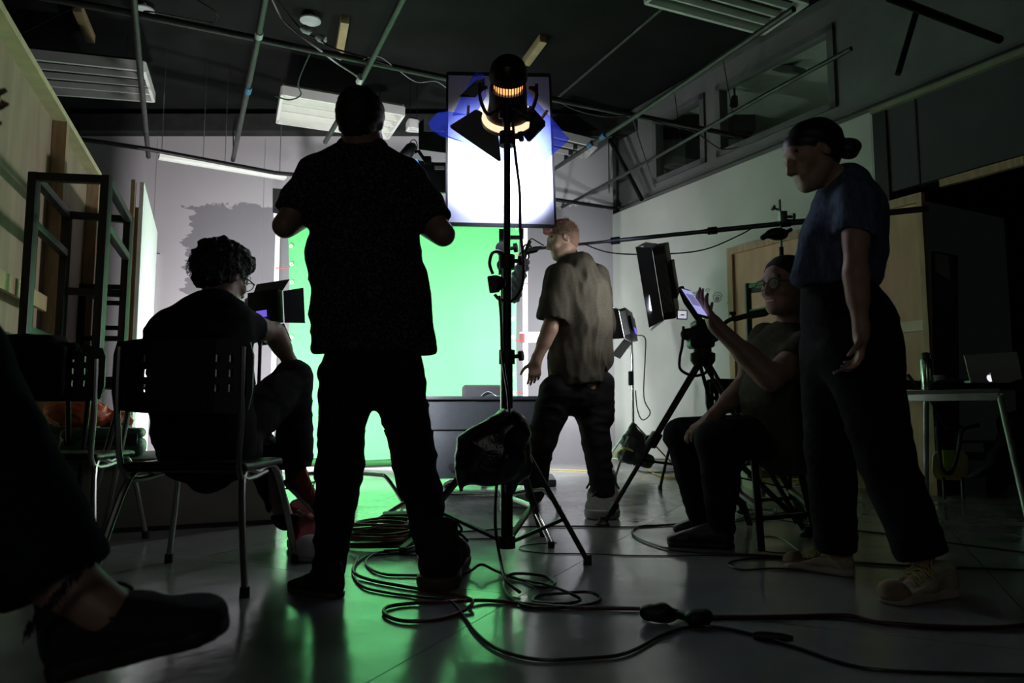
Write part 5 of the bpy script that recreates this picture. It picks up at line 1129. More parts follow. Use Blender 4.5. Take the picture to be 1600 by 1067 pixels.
def head(F, H, nb, neck_r=.056, smile=False):
    s = H.s; ax = (H.r, H.f, H.u)
    F.ell(H(0, -.014, .036), (.076*s, .099*s, .086*s), ax, .01)
    F.ell(H(0, .026, -.03), (.061*s, .067*s, .088*s), ax, .03)
    F.ell(H(0, .05, -.08), (.042*s, .04*s, .036*s), ax, .03)
    F.cap(H(-.05, .0, -.055), H(-.02, .065, -.09), .02*s, .018*s, .03); F.cap(H(.05, .0, -.055), H(.02, .065, -.09), .02*s, .018*s, .03)
    F.cap(H(-.032, .083, .03), H(.032, .083, .03), .012*s, k=.015)
    for q in (-1, 1):
        F.ell(H(q*.04, .066, -.022), (.022*s, .024*s, .022*s), ax, .02)
        F.ell(H(q*.031, .106, .008), (.017*s, .017*s, .013*s), ax, .012, sub=True)
        F.ell(H(q*.031, .080, .009), (.0135*s, .0135*s, .0135*s), ax, .002)
        F.cap(H(q*.018, .089, .018), H(q*.042, .083, .018), .004*s, k=.004)
        F.ell(H(q*.077, -.004, .0), (.009*s, .018*s, .031*s), (H.r, (H.f*.95+H.u*-.3), H.u), .006)
        F.ell(H(q*.086, .002, .002), (.006*s, .009*s, .017*s), ax, .004, sub=True)
        F.ell(H(q*.012, .1, -.032), (.008*s, .01*s, .008*s), ax, .006)
    F.cap(H(0, .092, .02), H(0, .114, -.026), .0075*s, .0115*s, .014)
    F.cap(H(-.02, .086, -.055), H(.02, .086, -.055), .0075*s, k=.008); F.cap(H(-.016, .085, -.067), H(.016, .085, -.067), .0085*s, k=.006)
    F.cap(H(-.024, .0985, -.0605), H(.024, .0985, -.0605), .0035*s, k=.003, sub=True)
    F.ell(H(0, .078, -.1), (.017*s, .016*s, .014*s), ax, .015)
    F.cap(H(0, -.022, -.05), nb, neck_r*s, neck_r*1.12*s, .03)
    z = [(H(q*.03, .084, .034), .0075*s, 3) for q in (-1, 1)]+[(H(q*.042, .079, .033), .0075*s, 3) for q in (-1, 1)]+[(H(q*.02, .088, .031), .0065*s, 3) for q in (-1, 1)]
    z += [(H(q*.031, .084, .009), .0125*s, 2) for q in (-1, 1)]+[(H(q*.031, .0925, .009), .0062*s, 4) for q in (-1, 1)]
    z += [(H(x, .092, -.061), .0105*s, 1) for x in (-.016, -.008, 0, .008, .016)]
    if smile: z += [(H(x, .092, -.0605), .0045*s, 5) for x in (-.015, -.01, -.005, 0, .005, .01, .015)]
    return z
def hand(F, w, d, n, th, curl=(.35, .4, .45, .5), s=1., thumb=.5, spread=.0):
    """w wrist, d finger direction, n the way the palm faces, th=+1/-1 side of the thumb"""
    w = V(w); d = V(d).normalized(); n = (V(n)-d*V(n).dot(d)).normalized(); t = d.cross(n).normalized()*th
    F.cap(w-d*.02, w+d*.02, .023*s, .024*s, .02, lat=t, ls=1.2)
    base = []
    for i in range(4):
        b_ = w+(d*(.089-(.0, -.002, .003, .012)[i])+t*(.031-.0205*i))*s; base.append(b_)
        F.cap(w+(d*.022+t*(.016-.011*i))*s, b_, .0135*s, .0105*s, .016)
    F.cap(w+(d*.02+t*.02+n*.004)*s, w+(d*.055+t*.026+n*.008)*s, .016*s, .012*s, .015)
    for i in range(4):
        L = (.073, .081, .076, .06)[i]*s; p = base[i]; a = 0; dd0 = (d+t*((1.5-i)*spread)).normalized()
        for j, f in enumerate((.45, .31, .24)):
            a += curl[i]*(.8, 1.1, .8)[j]; q = p+(dd0*math.cos(a)+n*math.sin(a))*L*f
            F.cap(p, q, (.0094, .0084, .0076)[j]*s, (.0084, .0076, .0066)[j]*s, .004 if j else .006); p = q
    p = w+(d*.025+t*.028+n*.006)*s
    for j, L in enumerate((.042, .032, .026)):
        v = (t*(.75-.3*j)+d*(.62+.2*j)+n*(thumb*(.6+.5*j))).normalized(); q = p+v*L*s; F.cap(p, q, (.0135, .0105, .009)[j]*s, (.0105, .009, .0075)[j]*s, .01 if j == 0 else .004); p = q
def limb(F, a, b_, c, ra, rb, rc, k=.02):
    """two-segment limb with a muscle swell on each part"""
    a, b_, c = V(a), V(b_), V(c)
    F.cap(a, b_, ra, rb, k); F.cap(b_, c, rb, rc, k)
    F.cap(a.lerp(b_, .25), a.lerp(b_, .6), ra*1.04, rb*1.08, k); F.cap(b_.lerp(c, .12), b_.lerp(c, .45), rb*1.0, (rb*.7+rc*.35), k)
def torso(F, st, lat, k=.05, g=1., add=0.):
    """st: list of (point, half width, half depth)"""
    for (p, w, dpt), (q, w2, d2) in zip(st, st[1:]):
        F.cap(p, q, dpt*g+add, d2*g+add, k, lat=lat, ls=((w+w2)*g+2*add)/((dpt+d2)*g+2*add))
def shoe(parent, heel, toe, up=UP, m=None, sole=None, lace=None, w=1., high=.1, label=None, thick=.015, toecap=None):
    h_, t_ = V(heel), V(toe); f = (t_-h_); Lg = f.length/.29; f.normalize(); u = V(up); u = (u-f*u.dot(f)).normalized(); r = f.cross(u)
    def S(x, y, z): return h_+(f*x+r*y*w+u*z)*Lg
    F = SDF(); a = Lg
    F.cap(S(.045, 0, .045), S(.05, 0, high), .038*a, .036*a, .02); F.cap(S(.05, 0, .045), S(.15, 0, .05), .038*a, .038*a, .02, lat=r, ls=.95*w)
    F.cap(S(.14, 0, .048), S(.24, .0, .035), .038*a, .033*a, .03, lat=r, ls=1.18*w); F.ell(S(.235, 0, .032), (.05*a, .046*a*w, .034*a), (f, r, u), .02)
    F.cap(S(.06, 0, .08), S(.15, 0, .065), .034*a, .026*a, .03); F.cut(S(.1, 0, .014), -u); F.cut(S(.04, 0, high+.012), u*.9+f*.35)
    o = obj('shoe', F.mesh(.0055), m, parent)
    F = SDF()
    F.cap(S(.042, 0, .016), S(.14, 0, .016), .039*a, .036*a, .02, lat=r, ls=1.02*w); F.cap(S(.14, 0, .016), S(.238, 0, .018), .036*a, .046*a, .02, lat=r, ls=1.05*w)
    F.cut(S(.1, 0, thick+.01), u); F.cut(S(.1, 0, .001), -u); obj('sole', F.mesh(.0055), sole, o)
    if toecap:
        F = SDF(); F.ell(S(.243, 0, .03), (.05*a, .047*a*w, .037*a), (f, r, u)); F.cut(S(.225, 0, .03), -f+u*.3); F.cut(S(.1, 0, .012), -u); obj('toe_cap', F.mesh(.0055), toecap, o)
    if lace:
        bm = NB()
        for i in range(4):
            x = .115+.022*i; z = .094-.0095*i; pts = [S(x-.006, -.03, z-.016), S(x, -.014, z+.002), S(x+.01, .014, z), S(x+.012, .03, z-.018)]; tube(bm, spline(pts, 3), .0032*a, 5)
            pts = [S(x-.006, .03, z-.016), S(x, .014, z+.002), S(x+.01, -.014, z), S(x+.012, -.03, z-.018)]; tube(bm, spline(pts, 3), .0032*a, 5)
        for q in (-1, 1):
            tube(bm, spline([S(.11, 0, .1), S(.12, q*.02, .115), S(.135, q*.035, .095), S(.12, q*.02, .094), S(.11, 0, .1)], 4), .003*a, 5); tube(bm, spline([S(.11, 0, .1), S(.125, q*.03, .09), S(.15, q*.045, .07)], 4), .003*a, 5)
        obj('laces', bm, lace, o, kind='stuff')
    return o
def person(label, loc): return thing('person', label, 'person', loc)
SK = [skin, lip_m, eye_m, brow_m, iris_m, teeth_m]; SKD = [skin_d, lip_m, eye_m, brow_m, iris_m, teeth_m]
def haircap(F, H, g=1.0, c0=.012, tilt=(0, .8, -.6)):
    s = H.s; ax = (H.r, H.f, H.u); F.ell(H(0, -.018, .044), (.083*s*g, .104*s*g, .087*s*g), ax, .01); F.ell(H(0, -.045, .0), (.07*s*g, .068*s*g, .08*s*g), ax, .03)
    F.cut(H(0, 0, 0)+(H.f*tilt[1]+H.u*tilt[2])*c0*s, H.f*tilt[1]+H.u*tilt[2])
denim_k = mat('black_denim', (.014, .014, .016), .85, spec=.15, var=.3, vs=60, bump=.25, bs=350)

# ---- A: standing man in the middle, back to the camera
DA = 2.68
pA = person('person standing with back to camera, arms raised, in dark speckled short-sleeved shirt', (P(585, 900, DA).x, DA, 0))
H = hframe(P(565, 196, DA-.02), (.12, 1, -.10), s=1.0); nb = P(566, 244, DA+.0)
sL, sR = P(489, 276, DA), P(641, 281, DA); eL, eR = P(445, 353, DA-.06), P(692, 366, DA-.06); wL, wR = P(508, 322, DA+.2), P(628, 332, DA+.2)
st = [(P(568, 262, DA), .13, .07), (P(568, 310, DA), .19, .115), (P(570, 400, DA), .185, .12), (P(575, 480, DA), .175, .115), (P(582, 560, DA), .185, .125)]
hL, hR = P(541, 585, DA), P(621, 585, DA); kL, kR = P(531, 722, DA-.03), P(648, 722, DA+.02); aL, aR = P(514, 880, 2.57), P(678, 868, 2.68)
F = SDF(); z = head(F, H, nb); torso(F, st, V((1, 0, 0)), g=.9); F.cap(sL, sR, .05, k=.04); F.cap(nb, P(568, 275, DA), .06, .09, .05)
limb(F, sL, eL, wL, .05, .04, .028); limb(F, sR, eR, wR, .05, .04, .028); hand(F, wL, (.55, .5, .5), (.6, -.3, -.5), 1, (.6, .6, .6, .6)); hand(F, wR, (-.5, .5, .55), (-.6, -.3, -.5), -1, (.6, .6, .6, .6))
limb(F, hL, kL, aL, .08, .055, .038); limb(F, hR, kR, aR, .08, .055, .038); F.cap(aL, aL+V((-.04, .05, -.05)), .035, .03); F.cap(aR, aR+V((.03, .05, -.05)), .035, .03)
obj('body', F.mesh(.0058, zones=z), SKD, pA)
F = SDF(); haircap(F, H, 1.05, .03); obj('hair', F.mesh(.006, disp=lambda c: .0015*np.sin(220*c[:, 0])*np.sin(210*c[:, 2])), mat('black_hair', (.008, .007, .007), .7, var=.3, vs=90), pA)
shm = bpy.data.materials.new('speckled_shirt'); shm.use_nodes = True; nt = shm.node_tree; b = nt.nodes['Principled BSDF']; b.inputs['Roughness'].default_value = .9; b.inputs['Specular IOR Level'].default_value = .15
tcn = nt.nodes.new('ShaderNodeTexCoord'); vn = nt.nodes.new('ShaderNodeTexNoise'); vn.inputs['Scale'].default_value = 120; vn.inputs['Detail'].default_value = 3; cr = nt.nodes.new('ShaderNodeValToRGB')
cr.color_ramp.elements[0].position = .52; cr.color_ramp.elements[0].color = (.018, .017, .018, 1); cr.color_ramp.elements[1].position = .6; cr.color_ramp.elements[1].color = (.10, .095, .09, 1)
nt.links.new(tcn.outputs['Object'], vn.inputs['Vector']); nt.links.new(vn.outputs['Fac'], cr.inputs[0]); nt.links.new(cr.outputs[0], b.inputs['Base Color'])
F = SDF()
F.cap(sL, P(468, 312, DA-.02), .068, .062, .05); F.cap(P(468, 312, DA-.02), eL, .064, .066, .03); F.cap(sR, P(665, 318, DA-.02), .066, .06, .05); F.cap(P(665, 318, DA-.02), eR, .06, .062, .03)
F.cap(P(500, 262, DA), P(560, 240, DA), .045, .06, .05); F.cap(P(632, 268, DA), P(575, 242, DA), .045, .06, .05)
dL, dR = (eL-sL).normalized(), (eR-sR).normalized(); F.chop(eL-dL*.055, dL, .11, .2); F.chop(eR-dR*.06, dR, .11, .2)
torso(F, st, V((1, 0, 0)), k=.05); F.cap(st[0][0], P(568, 290, DA), .09, .13, .05, lat=V((1, 0, 0)), ls=1.25)
F.cap(P(645, 440, DA), P(652, 545, DA), .05, .065, .06); F.cap(P(512, 400, DA), P(514, 545, DA), .05, .055, .06); F.cut(P(580, 552, DA), (0, 0, -1)); F.cap(nb+V((0, .0, .06)), nb+V((0, .02, .3)), .062, .07, .005, sub=True)
obj('shirt', F.mesh(.0085, disp=folds(.0075, 1., 0)), shm, pA)
F = SDF(); F.cap(nb+V((-.03, -.005, .015)), nb+V((.03, -.005, .015)), .066, k=.03, lat=V((1, 0, 0)), ls=1.1); F.cut(nb+V((0, 0, .05)), (0, .35, 1)); F.cut(nb+V((0, 0, -.02)), (0, 0, -1)); obj('collar', F.mesh(.006), shm, pA)
F = SDF(); F.cap(P(582, 545, DA), P(582, 590, DA), .115, .115, .03, lat=V((1, 0, 0)), ls=1.5)
F.cap(hL, kL, .098, .078, .025); F.cap(kL, aL+V((0, 0, -.02)), .074, .05, .02); F.cap(kL.lerp(aL, .15), kL.lerp(aL, .5)+V((0, -.02, 0)), .072, .06)
F.cap(hR, kR, .1, .074, .025); F.cap(kR, aR, .07, .052, .02); F.cap(kR.lerp(aR, .15), kR.lerp(aR, .5)+V((0.01, -.02, 0)), .07, .06)
obj('jeans', F.mesh(.008, disp=lambda c, g1=folds(.007, 1.2, 3), g2=folds(.009, 1.0, 1): g1(c)+g2(c)*(c[:, 2] < .55)), denim_k, pA)
rub_b = mat('brown_sole', (.10, .075, .06), .6, var=.2); sh_k = mat('black_suede', (.012, .011, .011), .85, var=.3, vs=60)
shoe(pA, G(534, 936), G(462, 923)+V((-.02, .02, 0)), m=sh_k, sole=rub_b, lace=black, w=1.15, high=.12)
shoe(pA, G(682, 926), G(702, 878), m=sh_k, sole=rub_b, lace=black, w=1.1, high=.12)

# ---- B: seated man with curly hair, back to the camera, leg crossed
pB = person('person with bushy curly hair and red sneakers seated on a black chair, legs crossed', (-1.12, 2.95, 0))
H = hframe(P(350, 434, 3.0), (.42, .86, -.35), s=1.0); nb = P(345, 478, 2.93)
sL, sR = P(270, 512, 2.86), P(372, 505, 2.96); eR, wR = P(428, 520, 3.18), P(455, 568, 3.3); eL, wL = P(262, 600, 3.0), P(350, 610, 3.3)
st = [(P(330, 492, 2.92), .12, .08), (P(315, 530, 2.9), .19, .12), (P(315, 600, 2.9), .18, .125), (P(318, 660, 2.88), .17, .13), (P(325, 700, 2.88), .18, .14)]
latB = (sR-sL).normalized(); hL, hR = P(292, 708, 2.92), P(352, 700, 2.96); kR, aR = P(458, 592, 3.3), P(462, 738, 3.3); kL, aL = P(405, 702, 3.34), P(447, 815, 3.3)
F = SDF(); z = head(F, H, nb); torso(F, st, latB, g=.9); F.cap(sL, sR, .05, k=.04); limb(F, sL, eL, wL, .052, .042, .028); limb(F, sR, eR, wR, .052, .044, .03)
hand(F, wR, (.45, .4, -.7), (0, .6, -.7), -1, (.5, .5, .5, .5)); hand(F, wL, (.8, .5, .1), (0, 0, -1), 1, (.4, .4, .4, .4))
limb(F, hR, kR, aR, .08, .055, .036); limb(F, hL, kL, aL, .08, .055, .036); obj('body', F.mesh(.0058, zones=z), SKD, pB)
F = SDF(); F.cap(sL, sL.lerp(eL, .6), .07, .062, .04); F.cap(sR, sR.lerp(eR, .55), .066, .06, .04); F.cap(P(262, 520, 2.88), P(250, 560, 2.9), .06, .06, .05)
F.cap(P(295, 488, 2.9), P(345, 478, 2.93), .05, .06, .04); d = (eL-sL).normalized(); F.chop(sL.lerp(eL, .6), d, .1, .2); d = (eR-sR).normalized(); F.chop(sR.lerp(eR, .5), d, .1, .2)
torso(F, st, latB); F.cap(st[0][0], nb+V((0, 0, -.02)), .09, .07, .05); F.cap(nb+V((0.02, .03, .035)), nb+V((.06, .1, .2)), .06, .08, .005, sub=True); obj('tshirt', F.mesh(.0085, disp=folds(.006, 1.1, 5)), fabric_k, pB)
F = SDF(); F.cap(P(318, 700, 2.88), P(345, 706, 2.96), .125, .12, .03, lat=latB, ls=1.3); F.cap(hR, kR, .1, .085, .03); F.cap(kR, aR, .08, .075, .02); F.cap(hL, kL, .1, .085, .03); F.cap(kL, aL+V((0, 0, .02)), .08, .058, .02); F.cap(hR, P(330, 725, 2.9), .1, .11, .03)
d = (aR-kR).normalized(); F.chop(aR-d*.02, d, .12, .2); obj('jeans', F.mesh(.008, disp=folds(.007, 1.2, 8)), denim_k, pB)
bm = NB(); tube(bm, [aR-d*.05, aR+d*.07], [.05, .043], 12); obj('sock', bm, mat('dark_sock', (.02, .025, .022), .9, var=.3), pB)
canvas_r = mat('red_canvas', (.20, .012, .015), .8, var=.15, vs=50); sole_w = mat('white_sole', (.32, .31, .31), .5, var=.1); capm = mat('white_toe', (.36, .34, .34), .4, var=.1)
shoe(pB, P(440, 752, 3.28), P(500, 812, 3.34), up=(.6, .0, .8), m=canvas_r, sole=sole_w, lace=sole_w, high=.12)
shoe(pB, G(458, 857)+V((.0, .09, 0)), G(488, 880), m=canvas_r, sole=sole_w, lace=sole_w, high=.12, toecap=capm)
F = SDF(); ax = (H.r, H.f, H.u); F.ell(H(0, -.035, .05), (.1, .118, .1), ax); F.ell(H(0, -.07, .0), (.085, .07, .09), ax, .03); F.ell(H(0, .03, .1), (.08, .07, .045), ax, .04); F.cut(H(0, .075, -.0), H.f*.85-H.u*.5)
hrm = mat('dark_curls', (.012, .009, .007), .6, var=.4, vs=80); obj('hair', F.mesh(.007, disp=lambda c: .022*(noise3(c*42)-.5)+.014*(noise3(c*85)-.5)), hrm, pB)
bm = NB()
for i in range(620):
    a = random.uniform(0, 6.283); e_ = random.uniform(-.45, 1.5); n_ = (H.r*math.cos(a)*math.cos(e_)+H.f*math.sin(a)*math.cos(e_)+H.u*math.sin(e_))
    if n_.dot(H.f) > .55 and n_.dot(H.u) < .6: continue
    b0 = H(0, -.035, .04)+n_*(.098+.012*random.random()); x_ = frame_m(n_)[0]; y_ = n_.cross(x_); R_ = random.uniform(.005, .011); ph = random.uniform(0, 6.28)
    tube(bm, [b0+n_*(.003*j)+(x_*math.cos(ph+j*1.1)+y_*math.sin(ph+j*1.1))*R_-UP*(.001*j*j*.4) for j in range(9)], .0013, 3, caps=False)
obj('curls', bm, hrm, pB, kind='stuff')
bm = NB()   # glasses arm seen from behind
tube(bm, spline([H(.08, -.02, .0), H(.083, .04, .012), H(.072, .1, .014)], 3), .0025, 6); tube(bm, spline([H(-.08, -.02, .0), H(-.083, .04, .012), H(-.072, .1, .014)], 3), .0025, 6)
for q_ in (-1, 1): tube(bm, [H(q_*.036+.028*math.cos(a), .102, .008+.02*math.sin(a)) for a in [k*math.pi/7 for k in range(14)]], .002, 5, closed=True)
obj('glasses', bm, blackp, pB, kind='stuff')

# ---- C: man with pink hair walking by the desk
DC = 4.65
pC = person('person with short pink-tinted hair in olive linen shirt walking left, seen from behind', (P(890, 790, DC).x, DC, 0))
H = hframe(P(879, 376, DC), (-.90, -.20, -.26), roll=0, s=.98); nb = P(893, 408, DC+.0)
sL, sR = P(874, 432, DC-.14), P(932, 432, DC+.14); eL, wL = P(860, 512, DC-.16), P(838, 563, DC-.16); eR, wR = P(944, 520, DC+.2), P(935, 590, DC+.2)
st = [(P(902, 418, DC), .11, .085), (P(905, 450, DC), .175, .135), (P(908, 510, DC), .185, .15), (P(903, 560, DC), .19, .155), (P(900, 600, DC), .19, .165)]
latC = (sR-sL).normalized(); hL, hR = P(872, 612, DC-.08), P(918, 612, DC+.08); kL, aL = P(845, 690, DC-.1), P(836, 768, DC-.02); kR, aR = P(932, 692, DC), P(945, 786, DC-.12)
F = SDF(); z = [q for q in head(F, H, nb, .05) if q[2] != 2]; torso(F, st, latC, g=.85); F.cap(sL, sR, .05, k=.04); limb(F, sL, eL, wL, .056, .046, .032); limb(F, sR, eR, wR, .052, .044, .03)
hand(F, wL, (-.12, 0, -1), (-.2, 1, 0), -1, (.35, .4, .5, .55)); hand(F, wR, (0, 0, -1), (-1, 0, 0), 1, (.4, .4, .4, .4)); limb(F, hL, kL, aL, .08, .055, .04); limb(F, hR, kR, aR, .08, .055, .04)
obj('body', F.mesh(.0055, zones=z), SK, pC)
F = SDF(); haircap(F, H, .965, .03); obj('hair', F.mesh(.006), mat('fair_short_hair', (.17, .10, .065), .8, var=.3, vs=90), pC)
pk = mat('pink_hair', (.5, .16, .18), .7, var=.35, vs=70); F = SDF(); F.ell(H(0, .0, .102), (.056, .088, .037), (H.r, H.f, H.u)); F.ell(H(0, .08, .088), (.045, .032, .028), (H.r, H.f, H.u), .03)
tt = obj('pink_top', F.mesh(.006, disp=lambda c: .006*np.sin(120*c[:, 0])*np.sin(110*c[:, 2]+60*c[:, 1])), pk, pC)
bm = NB()
for i in range(900):
    b0 = H(random.uniform(-.045, .045), random.uniform(-.07, .09), .122-random.random()*.03); n_ = (H.u+H.f*random.uniform(-.2, .8)+H.r*random.uniform(-.5, .5)).normalized(); s_ = H.r*.003
    bm.faces.new((bm.verts.new(b0-s_), bm.verts.new(b0+s_), bm.verts.new(b0+n_*random.uniform(.015, .04))))
obj('spikes', bm, pk, tt, kind='stuff', sm=False)
bm = NB()
for i in range(2600):
    a = random.uniform(0, 6.283); e_ = random.uniform(-.5, 1.45); n_ = (H.r*math.cos(a)*math.cos(e_)+H.f*math.sin(a)*math.cos(e_)+H.u*math.sin(e_))
    b0 = H(0, -.018, .044)+V(H.r*n_.dot(H.r)*.079+H.f*n_.dot(H.f)*.099+H.u*n_.dot(H.u)*.083)
    if (b0-H(0, 0, 0)).dot(H.f*.8-H.u*.6) > .026: continue
    s_ = H.r.cross(n_); s_ = s_.normalized()*.0016 if s_.length > .01 else H.f*.0016
    bm.faces.new((bm.verts.new(b0-s_), bm.verts.new(b0+s_), bm.verts.new(b0+n_*random.uniform(.005, .011)+V((0, 0, .004)))))
obj('stubble', bm, mat('fair_hair_tips', (.22, .12, .08), .8, var=.4, vs=60), tt, kind='stuff', sm=False)
lin = mat('olive_linen', (.05, .043, .031), .9, var=.3, vs=120, bump=.2, bs=250, spec=.15)
F = SDF(); F.cap(sL, sL.lerp(eL, .9), .085, .098, .06); F.cap(sR, sR.lerp(eR, .85), .08, .085, .05)
d = (eL-sL).normalized(); F.chop(sL.lerp(eL, .84), d, .16, .3); torso(F, st, latC, k=.06); F.cap(st[0][0], nb+V((0, 0, -.02)), .1, .075, .05); F.cap(P(935, 450, DC+.05), P(938, 560, DC+.05), .07, .08, .05); F.cut(P(900, 602, DC), V((.12, 0, -1))); F.cap(nb+V((-.0, 0, .04)), nb+V((-.05, -.03, .2)), .064, .08, .005, sub=True)
fC = folds(.013, .9, 2, vert=True)
obj('shirt', F.mesh(.0085, disp=fC), lin, pC)
F = SDF(); F.cap(nb+V((-.02, 0, .0)), nb+V((.03, 0, .0)), .078, k=.03); F.cut(nb+V((0, 0, .035)), (-.35, .0, 1)); F.cut(nb+V((0, 0, -.04)), (0, 0, -1)); F.cap(nb+V((-.0, 0, .0)), nb+V((-.05, -.03, .2)), .06, .08, .004, sub=True); obj('collar', F.mesh(.006), lin, pC)
F = SDF(); F.cap(P(900, 585, DC), P(898, 615, DC), .14, .14, .03, lat=latC, ls=1.3); F.cap(hL, kL, .115, .09, .03); F.cap(kL, aL, .085, .065, .02); F.cap(hR, kR, .115, .088, .03); F.cap(kR, aR+V((0, 0, .0)), .085, .07, .02); F.cap(P(935, 600, DC+.05), P(940, 650, DC+.05), .1, .08, .04)
obj('trousers', F.mesh(.009, disp=folds(.008, 1.1, 6)), mat('black_trousers', (.009, .0085, .0085), .85, spec=.15, var=.2, vs=40), pC)
bm = NB(); tube(bm, [P(858, 520, DC-.3), P(858, 521, DC-.3)], .001, 3)
bm.free()
sn = mat('pale_sneaker', (.17, .16, .15), .6, var=.25, vs=30)
shoe(pC, G(948, 796)+V((0, .12, 0)), G(940, 814), m=sn, sole=sole_w, lace=black, high=.1)
shoe(pC, G(842, 795), G(786, 790), m=sn, sole=sole_w, lace=black, high=.1)

# ---- D: seated man in glasses holding up a phone
pD = person('person in glasses and olive t-shirt seated on the folding stool holding up a phone', (1.2, 3.4, 0))
H = hframe(P(1226, 446, 3.2), (-.88, -.50, -.10), s=1.06); nb = P(1240, 510, 3.24)
sN, sF = P(1262, 545, 3.06), P(1196, 528, 3.42); eN, wN = P(1205, 592, 2.95), P(1118, 508, 3.0); eF, wF = P(1160, 606, 3.44), P(1112, 652, 3.3)
st = [(P(1235, 528, 3.24), .11, .08), (P(1222, 560, 3.25), .19, .13), (P(1218, 620, 3.26), .18, .15), (P(1222, 665, 3.3), .18, .16), (P(1225, 690, 3.36), .18, .15)]
latD = (sF-sN).normalized(); hN, hF = P(1215, 680, 3.26), P(1205, 678, 3.5); kN, aN = P(1118, 688, 3.2), P(1128, 822, 3.44); kF, aF = P(1066, 682, 3.52), P(1096, 812, 3.66)
F = SDF(); z = [q for q in head(F, H, nb, smile=True) if q[2] != 2]; torso(F, st, latD, g=.9); F.cap(sN, sF, .05, k=.04); limb(F, sN, eN, wN, .056, .048, .03); limb(F, sF, eF, wF, .052, .045, .03)
hd = (P(1088, 462, 3.0)-wN).normalized(); hand(F, wN, hd, (.75, .1, .6), 1, (.28, .3, .3, .35), thumb=.9, spread=.06); hand(F, wF, (-.8, -.2, -.45), (0, 0, -1), -1, (.35, .4, .4, .4))
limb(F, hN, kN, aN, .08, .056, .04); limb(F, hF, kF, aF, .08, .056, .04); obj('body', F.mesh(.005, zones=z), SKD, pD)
F = SDF(); haircap(F, H, .965, .010); obj('hair', F.mesh(.006, disp=lambda c: .004*(noise3(c*90)-.5)), mat('cropped_hair', (.02, .015, .012), .8, var=.3, vs=90), pD)
ol = mat('olive_cotton', (.06, .062, .035), .9, var=.25, vs=40, bump=.2, bs=300, spec=.15)
F = SDF(); F.cap(sN, sN.lerp(eN, .55), .078, .074, .05); F.cap(sF, sF.lerp(eF, .5), .07, .066, .05); d = (eN-sN).normalized(); F.chop(sN.lerp(eN, .5), d, .12, .3); d = (eF-sF).normalized(); F.chop(sF.lerp(eF, .5), d, .12, .3); torso(F, st, latD); F.cap(st[0][0], nb+V((0, 0, -.02)), .1, .07, .05)
F.cap(nb+V((-.0, -.0, .03)), nb+V((-.06, -.04, .2)), .066, .09, .006, sub=True); F.cap(P(1222, 520, 3.08), P(1208, 542, 3.02), .05, .022, .01, sub=True)
obj('tshirt', F.mesh(.008, disp=folds(.007, 1.1, 7)), ol, pD)
F = SDF(); F.cap(P(1222, 685, 3.36), P(1205, 682, 3.36), .13, .12, .03, lat=latD, ls=1.25); F.cap(hN, kN, .105, .085, .03); F.cap(kN, aN+V((0, 0, .0)), .082, .06, .02); F.cap(hF, kF, .105, .085, .03); F.cap(kF, aF, .082, .06, .02); F.cap(kN.lerp(aN, .2)+V((.04, 0, 0)), kN.lerp(aN, .6)+V((.02, 0, 0)), .075, .06, .03)
obj('trousers', F.mesh(.008, disp=folds(.006, 1.2, 9)), mat('charcoal_trousers', (.010, .010, .012), .85, spec=.12, var=.2, vs=50, bump=.2, bs=300), pD)
shk2 = mat('black_leather', (.015, .014, .014), .5, var=.2)
for (hh_, tt_) in ((G(1150, 858), G(1040, 852)), (G(1128, 833), G(1050, 831))): shoe(pD, hh_, tt_, m=shk2, sole=black, lace=None, high=.12)
bm = NB()
for q_ in (-1, 1):
    tube(bm, [H(q_*.034+.027*math.cos(a), .106-.004*abs(math.cos(a)), .004+.021*math.sin(a)) for a in [k*math.pi/8 for k in range(16)]], .0022, 6, closed=True); tube(bm, [H(q_*.061, .103, .012), H(q_*.084, .02, .012), H(q_*.082, -.01, .0)], .002, 5)
tube(bm, [H(-.008, .107, .01), H(0, .11, .012), H(.008, .107, .01)], .002, 5); g_ = obj('glasses', bm, blackp, pD, kind='stuff')
for q_ in (-1, 1):
    bm = NB(); slab(bm, [H(q_*.034+.026*math.cos(a), .105, .004+.02*math.sin(a)) for a in [k*math.pi/8 for k in range(16)]], H.f*.0015); obj('lens', bm, glass_m, g_, sm=False)
# the phone in that hand
pa, pb = P(1074, 456, 3.02), P(1096, 489, 2.96); pax = (pa-pb).normalized(); pn = V((.62, -.72, .30)); pn = (pn-pax*pn.dot(pax)).normalized(); px_ = pax.cross(pn); pc = (pa+pb)/2-pn*.004
t = thing('phone', 'phone with a bluish lit screen held up by the man in glasses', 'phone', pc); Lp = (pa-pb).length*.5+.02
bm = NB(); box(bm, pc, (.07, Lp*2, .008), (px_, pax, pn), bev=.003); obj('case', bm, blackp, t)
bm = NB(); box(bm, pc+pn*.0045, (.063, Lp*1.75, .001), (px_, pax, pn)); obj('screen', bm, mat('phone_screen', (.2, .2, .3), .2, emit=(.36, .36, .74), es=1.0, var=.01), t, sm=False)
bm = NB(); box(bm, pc+pn*.0055+pax*Lp*.15, (.05, Lp*.8, .001), (px_, pax, pn)); obj('picture', bm, mat('phone_picture', (.1, .1, .15), .2, emit=(.17, .17, .36), es=.9, var=.01), t, sm=False)

